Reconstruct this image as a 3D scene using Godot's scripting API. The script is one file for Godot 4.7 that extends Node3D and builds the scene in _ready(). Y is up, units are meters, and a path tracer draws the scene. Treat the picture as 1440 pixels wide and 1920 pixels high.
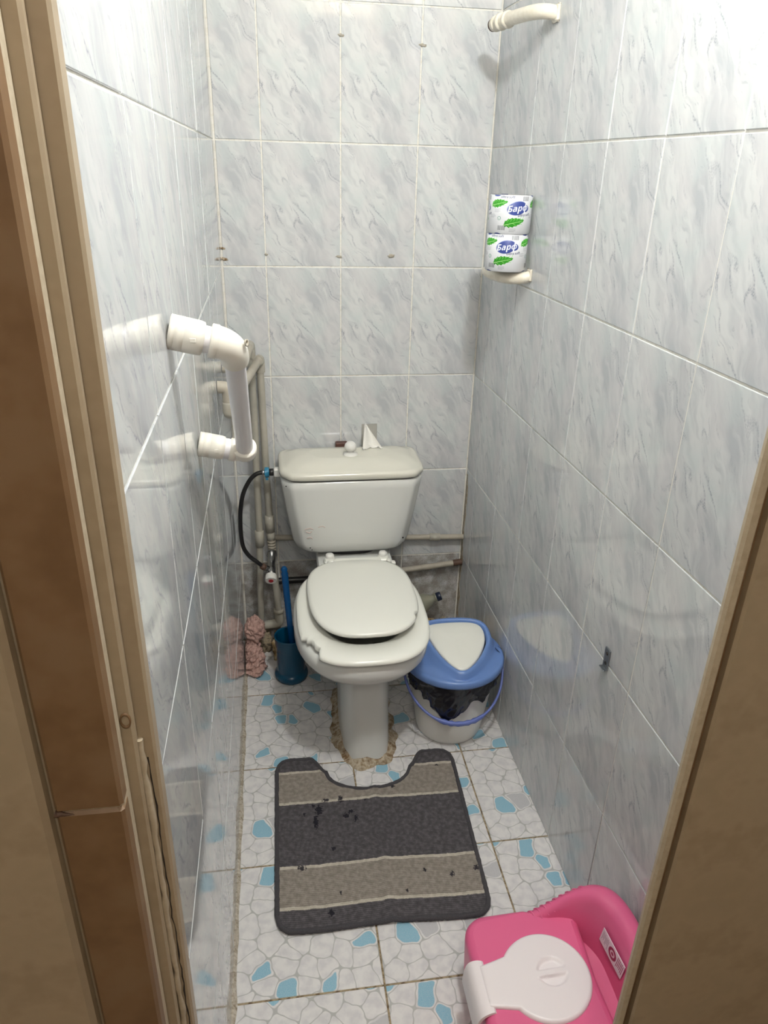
extends Node3D

# ------------------------------------------------------------------ mesh collector
class Shape:
	var v := PackedVector3Array()
	var uv := PackedVector2Array()
	var g := PackedInt32Array()
	var next_group := 1
	var start := 0

	func begin() -> void:
		start = v.size()

	func tri(a: Vector3, b: Vector3, c: Vector3, grp: int, ua := Vector2.ZERO, ub := Vector2.ZERO, uc := Vector2.ZERO) -> void:
		v.append(a); v.append(b); v.append(c)
		uv.append(ua); uv.append(ub); uv.append(uc)
		g.append(grp)

	func quad(a: Vector3, b: Vector3, c: Vector3, d: Vector3, grp: int) -> void:
		tri(a, b, c, grp)
		tri(a, c, d, grp)

	# turns the solid added since begin() so that its faces look outwards
	func orient(outward := true) -> void:
		var n := v.size() - start
		if n < 3:
			return
		var mid := Vector3.ZERO
		for i in range(start, v.size()):
			mid += v[i]
		mid /= n
		var vol := 0.0
		for i in range(start, v.size(), 3):
			vol += (v[i] - mid).dot((v[i + 1] - mid).cross(v[i + 2] - mid))
		if (vol > 0.0) == outward:
			for i in range(start, v.size(), 3):
				var t := v[i + 1]; v[i + 1] = v[i + 2]; v[i + 2] = t
				var u := uv[i + 1]; uv[i + 1] = uv[i + 2]; uv[i + 2] = u

	# rings of equal length, joined one after the other
	func loft(rings: Array, cap0 := true, cap1 := true, sharp: Array = [], outward := true, flat := false) -> void:
		begin()
		var grp := next_group
		var n: int = rings[0].size()
		for i in rings.size() - 1:
			if i in sharp:
				next_group += 1
				grp = next_group
			var p: PackedVector3Array = rings[i]
			var q: PackedVector3Array = rings[i + 1]
			for k in n:
				var j := (k + 1) % n
				var gg := -1 if flat else grp
				tri(p[k], q[k], q[j], gg)
				tri(p[k], q[j], p[j], gg)
		next_group += 1
		for e in 2:
			if (e == 0 and cap0) or (e == 1 and cap1):
				var r: PackedVector3Array = rings[0] if e == 0 else rings[rings.size() - 1]
				var mid := Vector3.ZERO
				for p in r:
					mid += p
				mid /= n
				for k in n:
					var j := (k + 1) % n
					if e == 0:
						tri(mid, r[k], r[j], next_group)
					else:
						tri(mid, r[j], r[k], next_group)
				next_group += 1
		orient(outward)

	# closes a level ring of any outline
	func cover(r: PackedVector3Array, top := true) -> void:
		var flat_ := PackedVector2Array()
		for p in r:
			flat_.append(Vector2(p.x, p.z))
		var ix := Geometry2D.triangulate_polygon(flat_)
		next_group += 1
		for i in range(0, ix.size(), 3):
			var a := r[ix[i]]; var b := r[ix[i + 1]]; var c := r[ix[i + 2]]
			if ((b - a).cross(c - a).y > 0.0) == top:
				var sw := b; b = c; c = sw
			tri(a, b, c, next_group)
		next_group += 1

	func lathe(profile: Array, seg := 32, xf := Transform3D(), sharp: Array = [], cap0 := true, cap1 := true, outward := true) -> void:
		var rings := []
		for p in profile:
			var r := PackedVector3Array()
			for k in seg:
				var t := TAU * k / seg
				r.append(xf * Vector3(cos(t) * maxf(p[0], 0.00001), p[1], sin(t) * maxf(p[0], 0.00001)))
			rings.append(r)
		loft(rings, cap0, cap1, sharp, outward)

	# pipe along points; radius a number or one for each point
	func tube(path: Array, radius, seg := 20, cap := true, squash := 1.0) -> void:
		var rings := []
		var n := path.size()
		var t0: Vector3 = (path[1] - path[0]).normalized()
		var side := t0.cross(Vector3.UP)
		if side.length() < 0.1:
			side = t0.cross(Vector3.RIGHT)
		side = side.normalized()
		for i in n:
			var t: Vector3 = (path[mini(i + 1, n - 1)] - path[maxi(i - 1, 0)]).normalized()
			side = (side - t * side.dot(t)).normalized()
			var up := t.cross(side)
			var r: float = radius[i] if radius is Array else radius
			var ring := PackedVector3Array()
			for k in seg:
				var a := TAU * k / seg
				ring.append(path[i] + side * cos(a) * r + up * sin(a) * r * squash)
			rings.append(ring)
		loft(rings, cap, cap)

	func box(c: Vector3, s: Vector3, bevel := 0.0, basis := Basis()) -> void:
		var h := s / 2.0
		var b: float = minf(bevel, minf(h.x, minf(h.y, h.z)) * 0.95)
		var rings := []
		for lv in [[-h.y, b], [-h.y + b, 0.0], [h.y - b, 0.0], [h.y, b]]:
			var hx: float = h.x - lv[1]
			var hz: float = h.z - lv[1]
			var r := PackedVector3Array()
			for p in [[hx, hz - b], [hx - b, hz], [-hx + b, hz], [-hx, hz - b], [-hx, -hz + b], [-hx + b, -hz], [hx - b, -hz], [hx, -hz + b]]:
				r.append(c + basis * Vector3(p[0], lv[0], p[1]))
			rings.append(r)
		loft(rings, true, true, [], true, true)

	func mesh() -> ArrayMesh:
		var st := SurfaceTool.new()
		st.begin(Mesh.PRIMITIVE_TRIANGLES)
		for i in v.size():
			st.set_smooth_group(g[i / 3])
			st.set_uv(uv[i])
			st.add_vertex(v[i])
		st.generate_normals()
		return st.commit()

# ------------------------------------------------------------------ small helpers
var M := {}
var names := {}

func spow(x: float, p: float) -> float:
	return signf(x) * pow(absf(x), p)

# super-ellipse ring in a level plane: half width, reach to the back and to the front
func ring(cx: float, y: float, cz: float, hw: float, back: float, front: float, n := 2.5, seg := 48) -> PackedVector3Array:
	var r := PackedVector3Array()
	for k in seg:
		var t := TAU * k / seg
		var s := spow(sin(t), 2.0 / n)
		r.append(Vector3(cx + hw * spow(cos(t), 2.0 / n), y, cz + s * (front if s > 0 else back)))
	return r

func bend(points: Array, steps := 8) -> Array:
	# Catmull-Rom through the points
	var out := []
	var n := points.size()
	for i in n - 1:
		var p0: Vector3 = points[maxi(i - 1, 0)]
		var p1: Vector3 = points[i]
		var p2: Vector3 = points[i + 1]
		var p3: Vector3 = points[mini(i + 2, n - 1)]
		for k in steps:
			var t := float(k) / steps
			out.append(0.5 * ((2.0 * p1) + (p2 - p0) * t + (2.0 * p0 - 5.0 * p1 + 4.0 * p2 - p3) * t * t + (3.0 * p1 - p0 - 3.0 * p2 + p3) * t * t * t))
	out.append(points[n - 1])
	return out

func fillet(a: Vector3, b: Vector3, c: Vector3, r: float, steps := 10) -> Array:
	# a straight run, a rounded bend at b, a straight run
	var out := [a]
	var p := b + (a - b).normalized() * r
	var q := b + (c - b).normalized() * r
	for k in steps + 1:
		var t := float(k) / steps
		out.append(p.lerp(b, t).lerp(b.lerp(q, t), t))
	out.append(c)
	return out

func along(a: Vector3, b: Vector3) -> Transform3D:
	# local y runs from a to b
	var y := (b - a).normalized()
	var x := y.cross(Vector3.FORWARD)
	if x.length() < 0.1:
		x = y.cross(Vector3.RIGHT)
	x = x.normalized()
	return Transform3D(Basis(x, y, x.cross(y)), a)

func numbered(n: String) -> String:
	if not names.has(n):
		names[n] = 0
		return n
	names[n] += 1
	return "%s_%03d" % [n, names[n]]

func tag(o: Node, label: String, category: String, group := "", kind := "") -> void:
	o.set_meta("label", label)
	o.set_meta("category", category)
	if group:
		o.set_meta("group", group)
	if kind:
		o.set_meta("kind", kind)

func thing(called: String, label: String, category: String, at := Vector3.ZERO, group := "", kind := "") -> Node3D:
	var o := Node3D.new()
	o.name = numbered(called)
	add_child(o)
	o.position = at
	tag(o, label, category, group, kind)
	return o

# mesh given in world places, stored round its parent's origin
func part(parent: Node3D, called: String, s: Shape, m: Material, label := "") -> MeshInstance3D:
	var o := MeshInstance3D.new()
	o.name = called
	var off := Vector3.ZERO
	var p: Node = parent
	while p != self:
		off += (p as Node3D).position
		p = p.get_parent()
	for i in s.v.size():
		s.v[i] -= off
	o.mesh = s.mesh()
	o.material_override = m
	parent.add_child(o, true)
	if label:
		o.set_meta("label", label)
	return o

func single(called: String, s: Shape, m: Material, label: String, category: String, at := Vector3.ZERO, group := "", kind := "") -> MeshInstance3D:
	var o := MeshInstance3D.new()
	o.name = numbered(called)
	add_child(o)
	o.position = at
	for i in s.v.size():
		s.v[i] -= at
	o.mesh = s.mesh()
	o.material_override = m
	tag(o, label, category, group, kind)
	return o

func noise(freq: float, seed_ := 1, oct := 4) -> FastNoiseLite:
	var n := FastNoiseLite.new()
	n.seed = seed_
	n.noise_type = FastNoiseLite.TYPE_SIMPLEX_SMOOTH
	n.frequency = freq
	n.fractal_octaves = oct
	return n

func paint(c: Color, rough := 0.5, spec := 0.5, metal := 0.0) -> StandardMaterial3D:
	var m := StandardMaterial3D.new()
	m.albedo_color = c
	m.roughness = rough
	m.metallic_specular = spec
	m.metallic = metal
	return m

func rgb(r: float, g: float, b: float) -> Color:
	return Color(r / 255.0, g / 255.0, b / 255.0)

func tex(im: Image) -> ImageTexture:
	return ImageTexture.create_from_image(im)

# material whose colour wanders between a few tones in world space
func mottled(tones: Array, freq: float, rough: float, scale: float, seed_ := 3, contrast := 1.0, relief := 0.0, size := 256) -> StandardMaterial3D:
	var n := noise(freq, seed_, 5)
	var n2 := noise(freq * 5.0, seed_ + 9, 3)
	var im := Image.create(size, size, false, Image.FORMAT_RGB8)
	var hm := Image.create(size, size, false, Image.FORMAT_RGB8)
	for y in size:
		for x in size:
			# folded on itself so that it repeats without a seam
			var fx := absf(x - size / 2.0)
			var fy := absf(y - size / 2.0)
			var t := clampf(0.5 + contrast * (n.get_noise_2d(fx, fy) * 0.9 + 0.25 * n2.get_noise_2d(fx, fy)), 0.0, 0.999) * (tones.size() - 1)
			var i := int(t)
			im.set_pixel(x, y, (tones[i] as Color).lerp(tones[i + 1], t - i))
			if relief > 0.0:
				var hgt := 0.5 + 0.5 * n.get_noise_2d(fx, fy) + 0.2 * n2.get_noise_2d(fx, fy)
				hm.set_pixel(x, y, Color(hgt, hgt, hgt))
	var m := paint(Color.WHITE, rough)
	m.albedo_texture = tex(im)
	m.uv1_triplanar = true
	m.uv1_world_triplanar = true
	m.uv1_scale = Vector3.ONE * scale
	if relief > 0.0:
		m.heightmap_enabled = true
		m.heightmap_texture = tex(hm)
		m.heightmap_scale = relief
	return m

# ------------------------------------------------------------------ printed surfaces
func marble_print(dirt_shade: float) -> Image:
	var w := 440
	var h := 660
	var im := Image.create(w, h, false, Image.FORMAT_RGB8)
	var cloud := noise(0.06, 11, 3)
	var streak := noise(0.3, 23, 4)
	var warp := noise(0.12, 31, 3)
	var vein := noise(0.09, 47, 3)
	var brk := noise(0.13, 77, 2)
	var fine := noise(1.6, 91, 3)
	var grime_shade := noise(0.22, 5, 5)
	var base := rgb(213, 215, 215)
	var blue := rgb(178, 182, 187)
	var green := rgb(200, 209, 209)
	var rose := rgb(214, 212, 213)
	var dark := rgb(128, 133, 146)
	for py in h:
		var y := 30.0 * py / h
		for px in w:
			var x := 20.0 * px / w
			var wx := warp.get_noise_2d(x, y) * 1.5
			var a := 0.53 * x + 0.848 * y
			var b := 0.848 * x - 0.53 * y + wx
			var c := cloud.get_noise_2d(b * 2.6, a * 0.65)
			var s := streak.get_noise_2d(b * 1.5, a * 0.3)
			var t := clampf(0.4 + c * 0.9 + s * 0.75 + 0.14 * fine.get_noise_2d(b, a * 0.25), 0.0, 1.0)
			var col := base.lerp(blue, t * 0.75)
			col = col.lerp(green, clampf(cloud.get_noise_2d(x * 1.6 + 90.0, y * 1.2) * 1.2, 0.0, 0.5))
			col = col.lerp(rose, clampf(cloud.get_noise_2d(x * 1.6 - 90.0, y * 1.2 + 44.0) * 1.2, 0.0, 0.5))
			var f := clampf(0.55 + 0.9 * fine.get_noise_2d(x * 1.4, y * 1.4), 0.0, 1.0)
			var d := 0.0
			for q in 3:
				var r1 := 1.0 - absf(vein.get_noise_2d(b * 1.0 + 70.0 * q, a * 0.24 + 40.0 * q)) * 17.0
				var m := clampf(-0.05 + 1.9 * brk.get_noise_2d(x * 0.9 + 31.0 * q, y * 0.7), 0.0, 1.0)
				d = maxf(d, pow(maxf(r1, 0.0), 1.6) * m * f * 0.78)
			# short hatch beside the cracks
			d = maxf(d, clampf((fine.get_noise_2d(b * 0.9 + 7.0, a * 0.16) - 0.42) * 3.0, 0.0, 0.2) * clampf(0.2 + 1.6 * brk.get_noise_2d(x + 140.0, y), 0.0, 1.0))
			col = col.lerp(dark, clampf(d, 0.0, 0.75))
			if dirt_shade > 0.0:
				var k := clampf(0.6 + grime_shade.get_noise_2d(x, y) * 0.9 + grime_shade.get_noise_2d(x * 7.0, y * 7.0) * 0.35, 0.0, 1.0) * dirt_shade
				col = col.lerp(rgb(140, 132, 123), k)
				if grime_shade.get_noise_2d(x * 9.0 + 70.0, y * 9.0) > 0.47:
					col = col.lerp(rgb(60, 52, 46), 0.7 * dirt_shade)
			im.set_pixel(px, py, col)
	return im

# crazy-paving print of the floor tiles
func paving_print(seed_: int) -> Image:
	var size := 512
	var grid := 7
	var rng := RandomNumberGenerator.new()
	rng.seed = seed_
	var pts := []
	var kind := []
	for j in grid + 2:
		for i in grid + 2:
			pts.append(Vector2(i - 1 + 0.5 + rng.randf_range(-0.42, 0.42), j - 1 + 0.5 + rng.randf_range(-0.42, 0.42)))
			var q := rng.randf()
			kind.append(1 if q < 0.13 else 2 if q < 0.2 else 0)
	var im := Image.create(size, size, false, Image.FORMAT_RGB8)
	var n := noise(0.02, seed_, 3)
	var dots := noise(0.19, seed_ + 4, 2)
	var wob := noise(0.014, seed_ + 7, 2)
	var white := rgb(224, 222, 221)
	var line := rgb(178, 178, 176)
	var tones := [rgb(136, 182, 203), rgb(188, 188, 191)]
	for py in size:
		for px in size:
			var p := Vector2(px, py) * float(grid) / size
			p += Vector2(wob.get_noise_2d(px, py), wob.get_noise_2d(px + 900.0, py)) * 0.1
			var ci := int(floor(p.x)) + 1
			var cj := int(floor(p.y)) + 1
			var best := 9.0
			var bi := 0
			var near := []
			for dj in range(-1, 2):
				for di in range(-1, 2):
					var jj := cj + dj
					var ii := ci + di
					if ii < 0 or jj < 0 or ii > grid + 1 or jj > grid + 1:
						continue
					var id := jj * (grid + 2) + ii
					near.append(id)
					var dd: float = p.distance_squared_to(pts[id])
					if dd < best:
						best = dd
						bi = id
			var acc := 0.0
			for id in near:
				if id == bi:
					continue
				var ab: Vector2 = pts[id] - pts[bi]
				var e: float = ((pts[id] + pts[bi]) * 0.5 - p).dot(ab.normalized())
				acc += exp(-e * 20.0)
			var edge := -log(maxf(acc, 1e-9)) / 20.0
			var col := white
			var speck := n.get_noise_2d(px, py)
			col = col.lerp(rgb(206, 204, 206), clampf(0.3 + speck, 0.0, 0.8))
			var k: int = kind[bi]
			if k > 0 and edge > 0.085:
				var tone: Color = tones[k - 1]
				if dots.get_noise_2d(px * 1.6, py * 1.6) > 0.12:
					tone = tone.lerp(white, 0.28)
				col = col.lerp(tone, clampf((edge - 0.085) * 60.0, 0.0, 1.0))
			var l := clampf((0.028 - edge) * 60.0, 0.0, 1.0)
			col = col.lerp(line, l * 0.9)
			im.set_pixel(px, py, col)
	return im

func fill_poly(im: Image, poly: PackedVector2Array, c: Color) -> void:
	var lo := Vector2(1e9, 1e9)
	var hi := -lo
	for p in poly:
		lo = lo.min(p)
		hi = hi.max(p)
	for y in range(maxi(int(lo.y), 0), mini(int(hi.y) + 2, im.get_height())):
		for x in range(int(lo.x), int(hi.x) + 2):
			var cover := 0
			for sx in 2:
				for sy in 2:
					if Geometry2D.is_point_in_polygon(Vector2(x + 0.25 + 0.5 * sx, y + 0.25 + 0.5 * sy), poly):
						cover += 1
			if cover:
				var xx := posmod(x, im.get_width())
				im.set_pixel(xx, y, im.get_pixel(xx, y).lerp(c, cover / 4.0))

func letters(im: Image, text: String, at: Vector2, height: float, c: Color, slant := 0.2, rise := 0.0, bold := true) -> void:
	var tm := TextMesh.new()
	var f := SystemFont.new()
	f.font_names = PackedStringArray(["Droid Sans"])
	f.font_weight = 700 if bold else 400
	tm.font = f
	tm.text = text
	tm.font_size = 48
	tm.pixel_size = 1.0 / 48.0
	tm.depth = 0.0
	var arr := tm.get_mesh_arrays()
	var vs: PackedVector3Array = arr[Mesh.ARRAY_VERTEX]
	var ix: PackedInt32Array = arr[Mesh.ARRAY_INDEX] if arr[Mesh.ARRAY_INDEX] else PackedInt32Array(range(vs.size()))
	for t in range(0, ix.size(), 3):
		var poly := PackedVector2Array()
		for k in 3:
			var p := vs[ix[t + k]]
			var q := Vector2(p.x + p.y * slant, -p.y) * height
			poly.append(at + q.rotated(-rise))
		if absf((poly[1] - poly[0]).cross(poly[2] - poly[0])) > 0.02:
			fill_poly(im, poly, c)

func leaf(im: Image, at: Vector2, s: float, a: float) -> void:
	var up := []
	var poly := PackedVector2Array()
	var teeth := 6
	poly.append(Vector2(-1.0, 0.12))
	for k in range(1, teeth + 1):
		var t := float(k) / teeth
		var w := 0.42 * sin(PI * pow(t, 0.75) * 0.93)
		poly.append(Vector2(-1.0 + 2.0 * t - 0.12, -w))
		poly.append(Vector2(-1.0 + 2.0 * t - 0.08, -w + 0.1))
	poly.append(Vector2(1.02, -0.06))
	for k in range(teeth, 0, -1):
		var t := float(k) / teeth
		var w := 0.42 * sin(PI * pow(t, 0.75) * 0.93)
		poly.append(Vector2(-1.0 + 2.0 * t - 0.1, w - 0.06))
		poly.append(Vector2(-1.0 + 2.0 * t - 0.2, w + 0.04))
	for i in poly.size():
		poly[i] = at + (poly[i] * s).rotated(a)
	fill_poly(im, poly, rgb(52, 152, 36))
	for k in 6:
		var x0 := -0.75 + 0.28 * k
		for sgn in [-1.0, 1.0]:
			if sgn > 0 and k % 2:
				continue
			var v := PackedVector2Array([Vector2(x0, 0.05), Vector2(x0 + 0.3, sgn * 0.3), Vector2(x0 + 0.25, sgn * 0.32), Vector2(x0 - 0.01, 0.08)])
			for i in 4:
				v[i] = at + (v[i] * s).rotated(a)
			fill_poly(im, v, rgb(150, 214, 120))
	var mid := PackedVector2Array([Vector2(-1.05, 0.1), Vector2(0.7, 0.0), Vector2(0.7, 0.03), Vector2(-1.05, 0.16)])
	for i in 4:
		mid[i] = at + (mid[i] * s).rotated(a)
	fill_poly(im, mid, rgb(190, 232, 165))

func ellipse(im: Image, at: Vector2, r: Vector2, a: float, c: Color) -> void:
	var poly := PackedVector2Array()
	for k in 40:
		poly.append(at + Vector2(cos(TAU * k / 40) * r.x, sin(TAU * k / 40) * r.y).rotated(a))
	fill_poly(im, poly, c)

# paper wrapper of a roll: 30 cm round, 8.5 cm high, 36 pixels per centimetre
func wrapper_print() -> Image:
	var k := 36.0
	var w := int(30 * k)
	var h := int(8.5 * k)
	var im := Image.create(w, h, false, Image.FORMAT_RGB8)
	im.fill(rgb(226, 228, 232))
	var blue := rgb(48, 66, 140)
	var grey := rgb(86, 88, 96)
	var rng := RandomNumberGenerator.new()
	rng.seed = 4
	for rep in 3:
		var o := Vector2(rep * 10.0 * k, 0)
		leaf(im, o + Vector2(2.5, 1.7) * k, 2.2 * k, -0.16)
		leaf(im, o + Vector2(6.3, 5.75) * k, 2.5 * k, -0.18)
		# name badge: a slanted drop with the name in white
		ellipse(im, o + Vector2(6.7, 2.75) * k, Vector2(2.35, 1.5) * k, -0.2, rgb(130, 142, 190))
		ellipse(im, o + Vector2(6.8, 2.78) * k, Vector2(2.25, 1.42) * k, -0.2, blue)
		ellipse(im, o + Vector2(8.6, 2.75) * k, Vector2(1.1, 0.8) * k, 0.1, blue)
		letters(im, "Барф", o + Vector2(7.0, 2.75) * k, 1.9 * k, Color.WHITE, 0.28, 0.12)
		letters(im, "Ultra soft", o + Vector2(8.6, 4.2) * k, 0.75 * k, rgb(40, 46, 90), 0.2, 0.08)
		letters(im, "Ultra soft", o + Vector2(4.4, 0.4) * k, 0.7 * k, rgb(40, 46, 90), 0.2, 0.0)
		ellipse(im, o + Vector2(1.8, 0.0) * k, Vector2(0.9, 0.3) * k, 0.0, blue)
		ellipse(im, o + Vector2(2.5, 8.6) * k, Vector2(0.9, 0.4) * k, 0.0, blue)
		# round emblem
		ellipse(im, o + Vector2(2.75, 5.0) * k, Vector2(0.42, 0.42) * k, 0.0, rgb(60, 130, 110))
		ellipse(im, o + Vector2(2.75, 5.0) * k, Vector2(0.32, 0.32) * k, 0.0, rgb(238, 239, 242))
		fill_poly(im, PackedVector2Array([o + Vector2(2.55, 4.9) * k, o + Vector2(2.75, 5.2) * k, o + Vector2(3.0, 4.75) * k, o + Vector2(2.75, 5.05) * k]), rgb(60, 130, 110))
		for bar in [Vector2(2.6, 6.6), Vector2(7.9, 0.2)]:
			var x := 0.0
			while x < 1.7:
				var bw := rng.randf_range(0.03, 0.12)
				im.fill_rect(Rect2i(int(fposmod((o.x + (bar.x + x) * k), w)), int(bar.y * k), maxi(2, int(bw * k)), int(1.0 * k)), grey)
				x += bw + rng.randf_range(0.04, 0.1)
		for blk in [Vector2(1.4, 3.0), Vector2(5.2, 7.2), Vector2(0.2, 4.2)]:
			for ln in 4:
				im.fill_rect(Rect2i(int(o.x + blk.x * k), int((blk.y + 0.22 * ln) * k), int(rng.randf_range(1.0, 1.7) * k), 2), rgb(150, 152, 160))
	return im

# bath mat: bands, pale lines, dark spots and ribs of the weave (u across, v from back to front)
func mat_print() -> Image:
	var size := 640
	var im := Image.create(size, size, false, Image.FORMAT_RGB8)
	var dark := rgb(80, 77, 80)
	var taupe := rgb(139, 131, 122)
	var pale := rgb(186, 178, 164)
	var n := noise(0.05, 8, 4)
	var n2 := noise(0.6, 9, 2)
	var spots := [[0.22, 0.36, 0.02, 0.03], [0.2, 0.43, 0.012, 0.04], [0.26, 0.3, 0.02, 0.01], [0.34, 0.3, 0.014, 0.02], [0.36, 0.41, 0.016, 0.016], [0.39, 0.385, 0.016, 0.012], [0.41, 0.43, 0.013, 0.02], [0.28, 0.6, 0.012, 0.013], [0.12, 0.69, 0.02, 0.014], [0.25, 0.93, 0.014, 0.02], [0.9, 0.11, 0.01, 0.006], [0.37, 0.2, 0.01, 0.01], [0.63, 0.24, 0.01, 0.012], [0.14, 0.38, 0.008, 0.01], [0.19, 0.33, 0.01, 0.01], [0.98, 0.77, 0.014, 0.016], [0.3, 0.84, 0.006, 0.007], [0.62, 0.86, 0.007, 0.008], [0.47, 0.32, 0.005, 0.006], [0.72, 0.76, 0.008, 0.01], [0.85, 0.79, 0.01, 0.014]]
	for y in size:
		for x in size:
			var u := float(x) / size
			var v := float(y) / size + 0.003 * n.get_noise_2d(x * 0.6, 0.0)
			var c := dark
			if (v > 0.095 and v < 0.305) or (v > 0.685 and v < 0.895):
				c = taupe
			for l in [0.095, 0.305, 0.685, 0.895]:
				if absf(v - l) < 0.008:
					c = pale
			var k := n.get_noise_2d(x, y) * 0.16 + n2.get_noise_2d(x, y) * 0.18 + (0.05 if (y / 3) % 2 else -0.05)
			c = c.lightened(k) if k > 0 else c.darkened(-k)
			for s in spots:
				var e := Vector2((u - s[0]) / s[2], (v - s[1]) / s[3])
				var q := 1.0 - e.length() + 1.1 * n.get_noise_2d(x * 2.2, y * 2.2)
				if q > 0.0:
					c = c.lerp(rgb(30, 29, 36), minf(q * 3.0, 0.8))
			im.set_pixel(x, y, c)
	return im

# ------------------------------------------------------------------ tiled surfaces
var tile_meshes := {}

func tile_mesh(w: float, h: float, u0: float, u1: float, v0: float, v1: float, bevel: float) -> ArrayMesh:
	var key := "%.4f %.4f %.3f %.3f %.3f %.3f" % [w, h, u0, u1, v0, v1]
	if tile_meshes.has(key):
		return tile_meshes[key]
	var st := SurfaceTool.new()
	st.begin(Mesh.PRIMITIVE_TRIANGLES)
	var rings := []
	for r in [[0.0, -0.006], [0.0, -bevel], [bevel * 0.35, -bevel * 0.3], [bevel, 0.0]]:
		var hx: float = w / 2 - r[0]
		var hy: float = h / 2 - r[0]
		rings.append([Vector3(-hx, -hy, r[1]), Vector3(hx, -hy, r[1]), Vector3(hx, hy, r[1]), Vector3(-hx, hy, r[1])])
	var put := func(p: Vector3, n: Vector3):
		st.set_normal(n.normalized())
		st.set_uv(Vector2(lerpf(u0, u1, p.x / w + 0.5), lerpf(v1, v0, p.y / h + 0.5)))
		st.add_vertex(p)
	var outn := [Vector3(0, -1, 0), Vector3(1, 0, 0), Vector3(0, 1, 0), Vector3(-1, 0, 0)]
	for i in 3:
		for k in 4:
			var j := (k + 1) % 4
			var n0: Vector3 = outn[k] if i == 0 else (outn[k] + Vector3(0, 0, [0.0, 0.3, 1.0][i])).normalized()
			var n1: Vector3 = outn[k] if i == 0 else (outn[k] + Vector3(0, 0, [0.0, 1.0, 6.0][i])).normalized()
			put.call(rings[i][k], n0); put.call(rings[i + 1][j], n1); put.call(rings[i][j], n0)
			put.call(rings[i][k], n0); put.call(rings[i + 1][k], n1); put.call(rings[i + 1][j], n1)
	var f: Array = rings[3]
	var z := Vector3(0, 0, 1)
	put.call(f[0], z); put.call(f[2], z); put.call(f[1], z)
	put.call(f[0], z); put.call(f[3], z); put.call(f[2], z)
	tile_meshes[key] = st.commit()
	return tile_meshes[key]

# parent's own axes: x along the wall, y up it, z out of it. cols and rows: joints; full tile size; joint width
func lay_tiles(parent: Node3D, cols: Array, rows: Array, size: Vector2, gap: float, choose: Callable, tilt: float, rng: RandomNumberGenerator, bevel := 0.0012) -> void:
	for i in cols.size() - 1:
		for j in rows.size() - 1:
			var w: float = cols[i + 1] - cols[i] - gap
			var h: float = rows[j + 1] - rows[j] - gap
			if w < 0.004 or h < 0.004:
				continue
			var u0 := 0.0
			var u1 := minf(w / (size.x - gap), 1.0)
			if i == 0:
				u0 = 1.0 - u1
				u1 = 1.0
			var v1 := minf(h / (size.y - gap), 1.0)
			var o := MeshInstance3D.new()
			o.name = "tile"
			o.mesh = tile_mesh(w, h, u0, u1, 0.0, v1, bevel)
			o.material_override = choose.call(i, j)
			o.position = Vector3((cols[i] + cols[i + 1]) / 2, (rows[j] + rows[j + 1]) / 2, rng.randf_range(-0.0003, 0.0003))
			o.rotation = Vector3(rng.randf_range(-tilt, tilt), rng.randf_range(-tilt, tilt), 0)
			parent.add_child(o, true)

func slab(parent: Node3D, called: String, lo: Vector3, hi: Vector3, m: Material) -> void:
	var s := Shape.new()
	s.box((lo + hi) / 2, hi - lo, 0.0)
	var o := MeshInstance3D.new()
	o.name = called
	o.mesh = s.mesh()
	o.material_override = m
	parent.add_child(o, true)

func structure(called: String, label: String, category: String, at: Vector3, basis: Basis) -> Node3D:
	var o := Node3D.new()
	o.name = called
	add_child(o)
	o.transform = Transform3D(basis, at)
	tag(o, label, category, "", "structure")
	return o

const XL := -0.264
const XR := 0.4491
const SLANT := 0.0203
const TOP := 2.396
const ZD := 1.5      # where the tiles end at the door

func _ready() -> void:
	# ---------------------------------------------------------------- camera, surroundings, exposure
	var cam := Camera3D.new()
	cam.name = "camera"
	add_child(cam)
	cam.transform = Transform3D(Basis(Vector3(0.98926, 0.02433, 0.14412), Vector3(0.03963, 0.90444, -0.42475), Vector3(-0.14068, 0.42590, 0.89376)).orthonormalized(), Vector3(-0.1374, 1.4425, 2.0751))
	cam.fov = 69.976
	cam.near = 0.02
	cam.far = 30.0
	cam.current = true
	var we := WorldEnvironment.new()
	we.name = "surroundings"
	var env := Environment.new()
	env.background_mode = Environment.BG_COLOR
	env.background_color = Color(0.02, 0.02, 0.02)
	env.tonemap_mode = Environment.TONE_MAPPER_LINEAR
	env.tonemap_exposure = 1.0
	env.sdfgi_enabled = true
	env.ssao_enabled = true
	env.ssil_enabled = true
	we.environment = env
	add_child(we)
	make_materials()
	build_room()
	build_hall()
	build_door_frame()
	build_lamp()
	build_toilet()
	build_mat()
	build_bin()
	build_potty()
	build_towel_pipe()
	build_grey_pipes()
	build_hose_and_valve()
	build_stubs_and_rolls()
	build_brush()
	build_rag_and_rubble()
	build_small()

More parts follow.
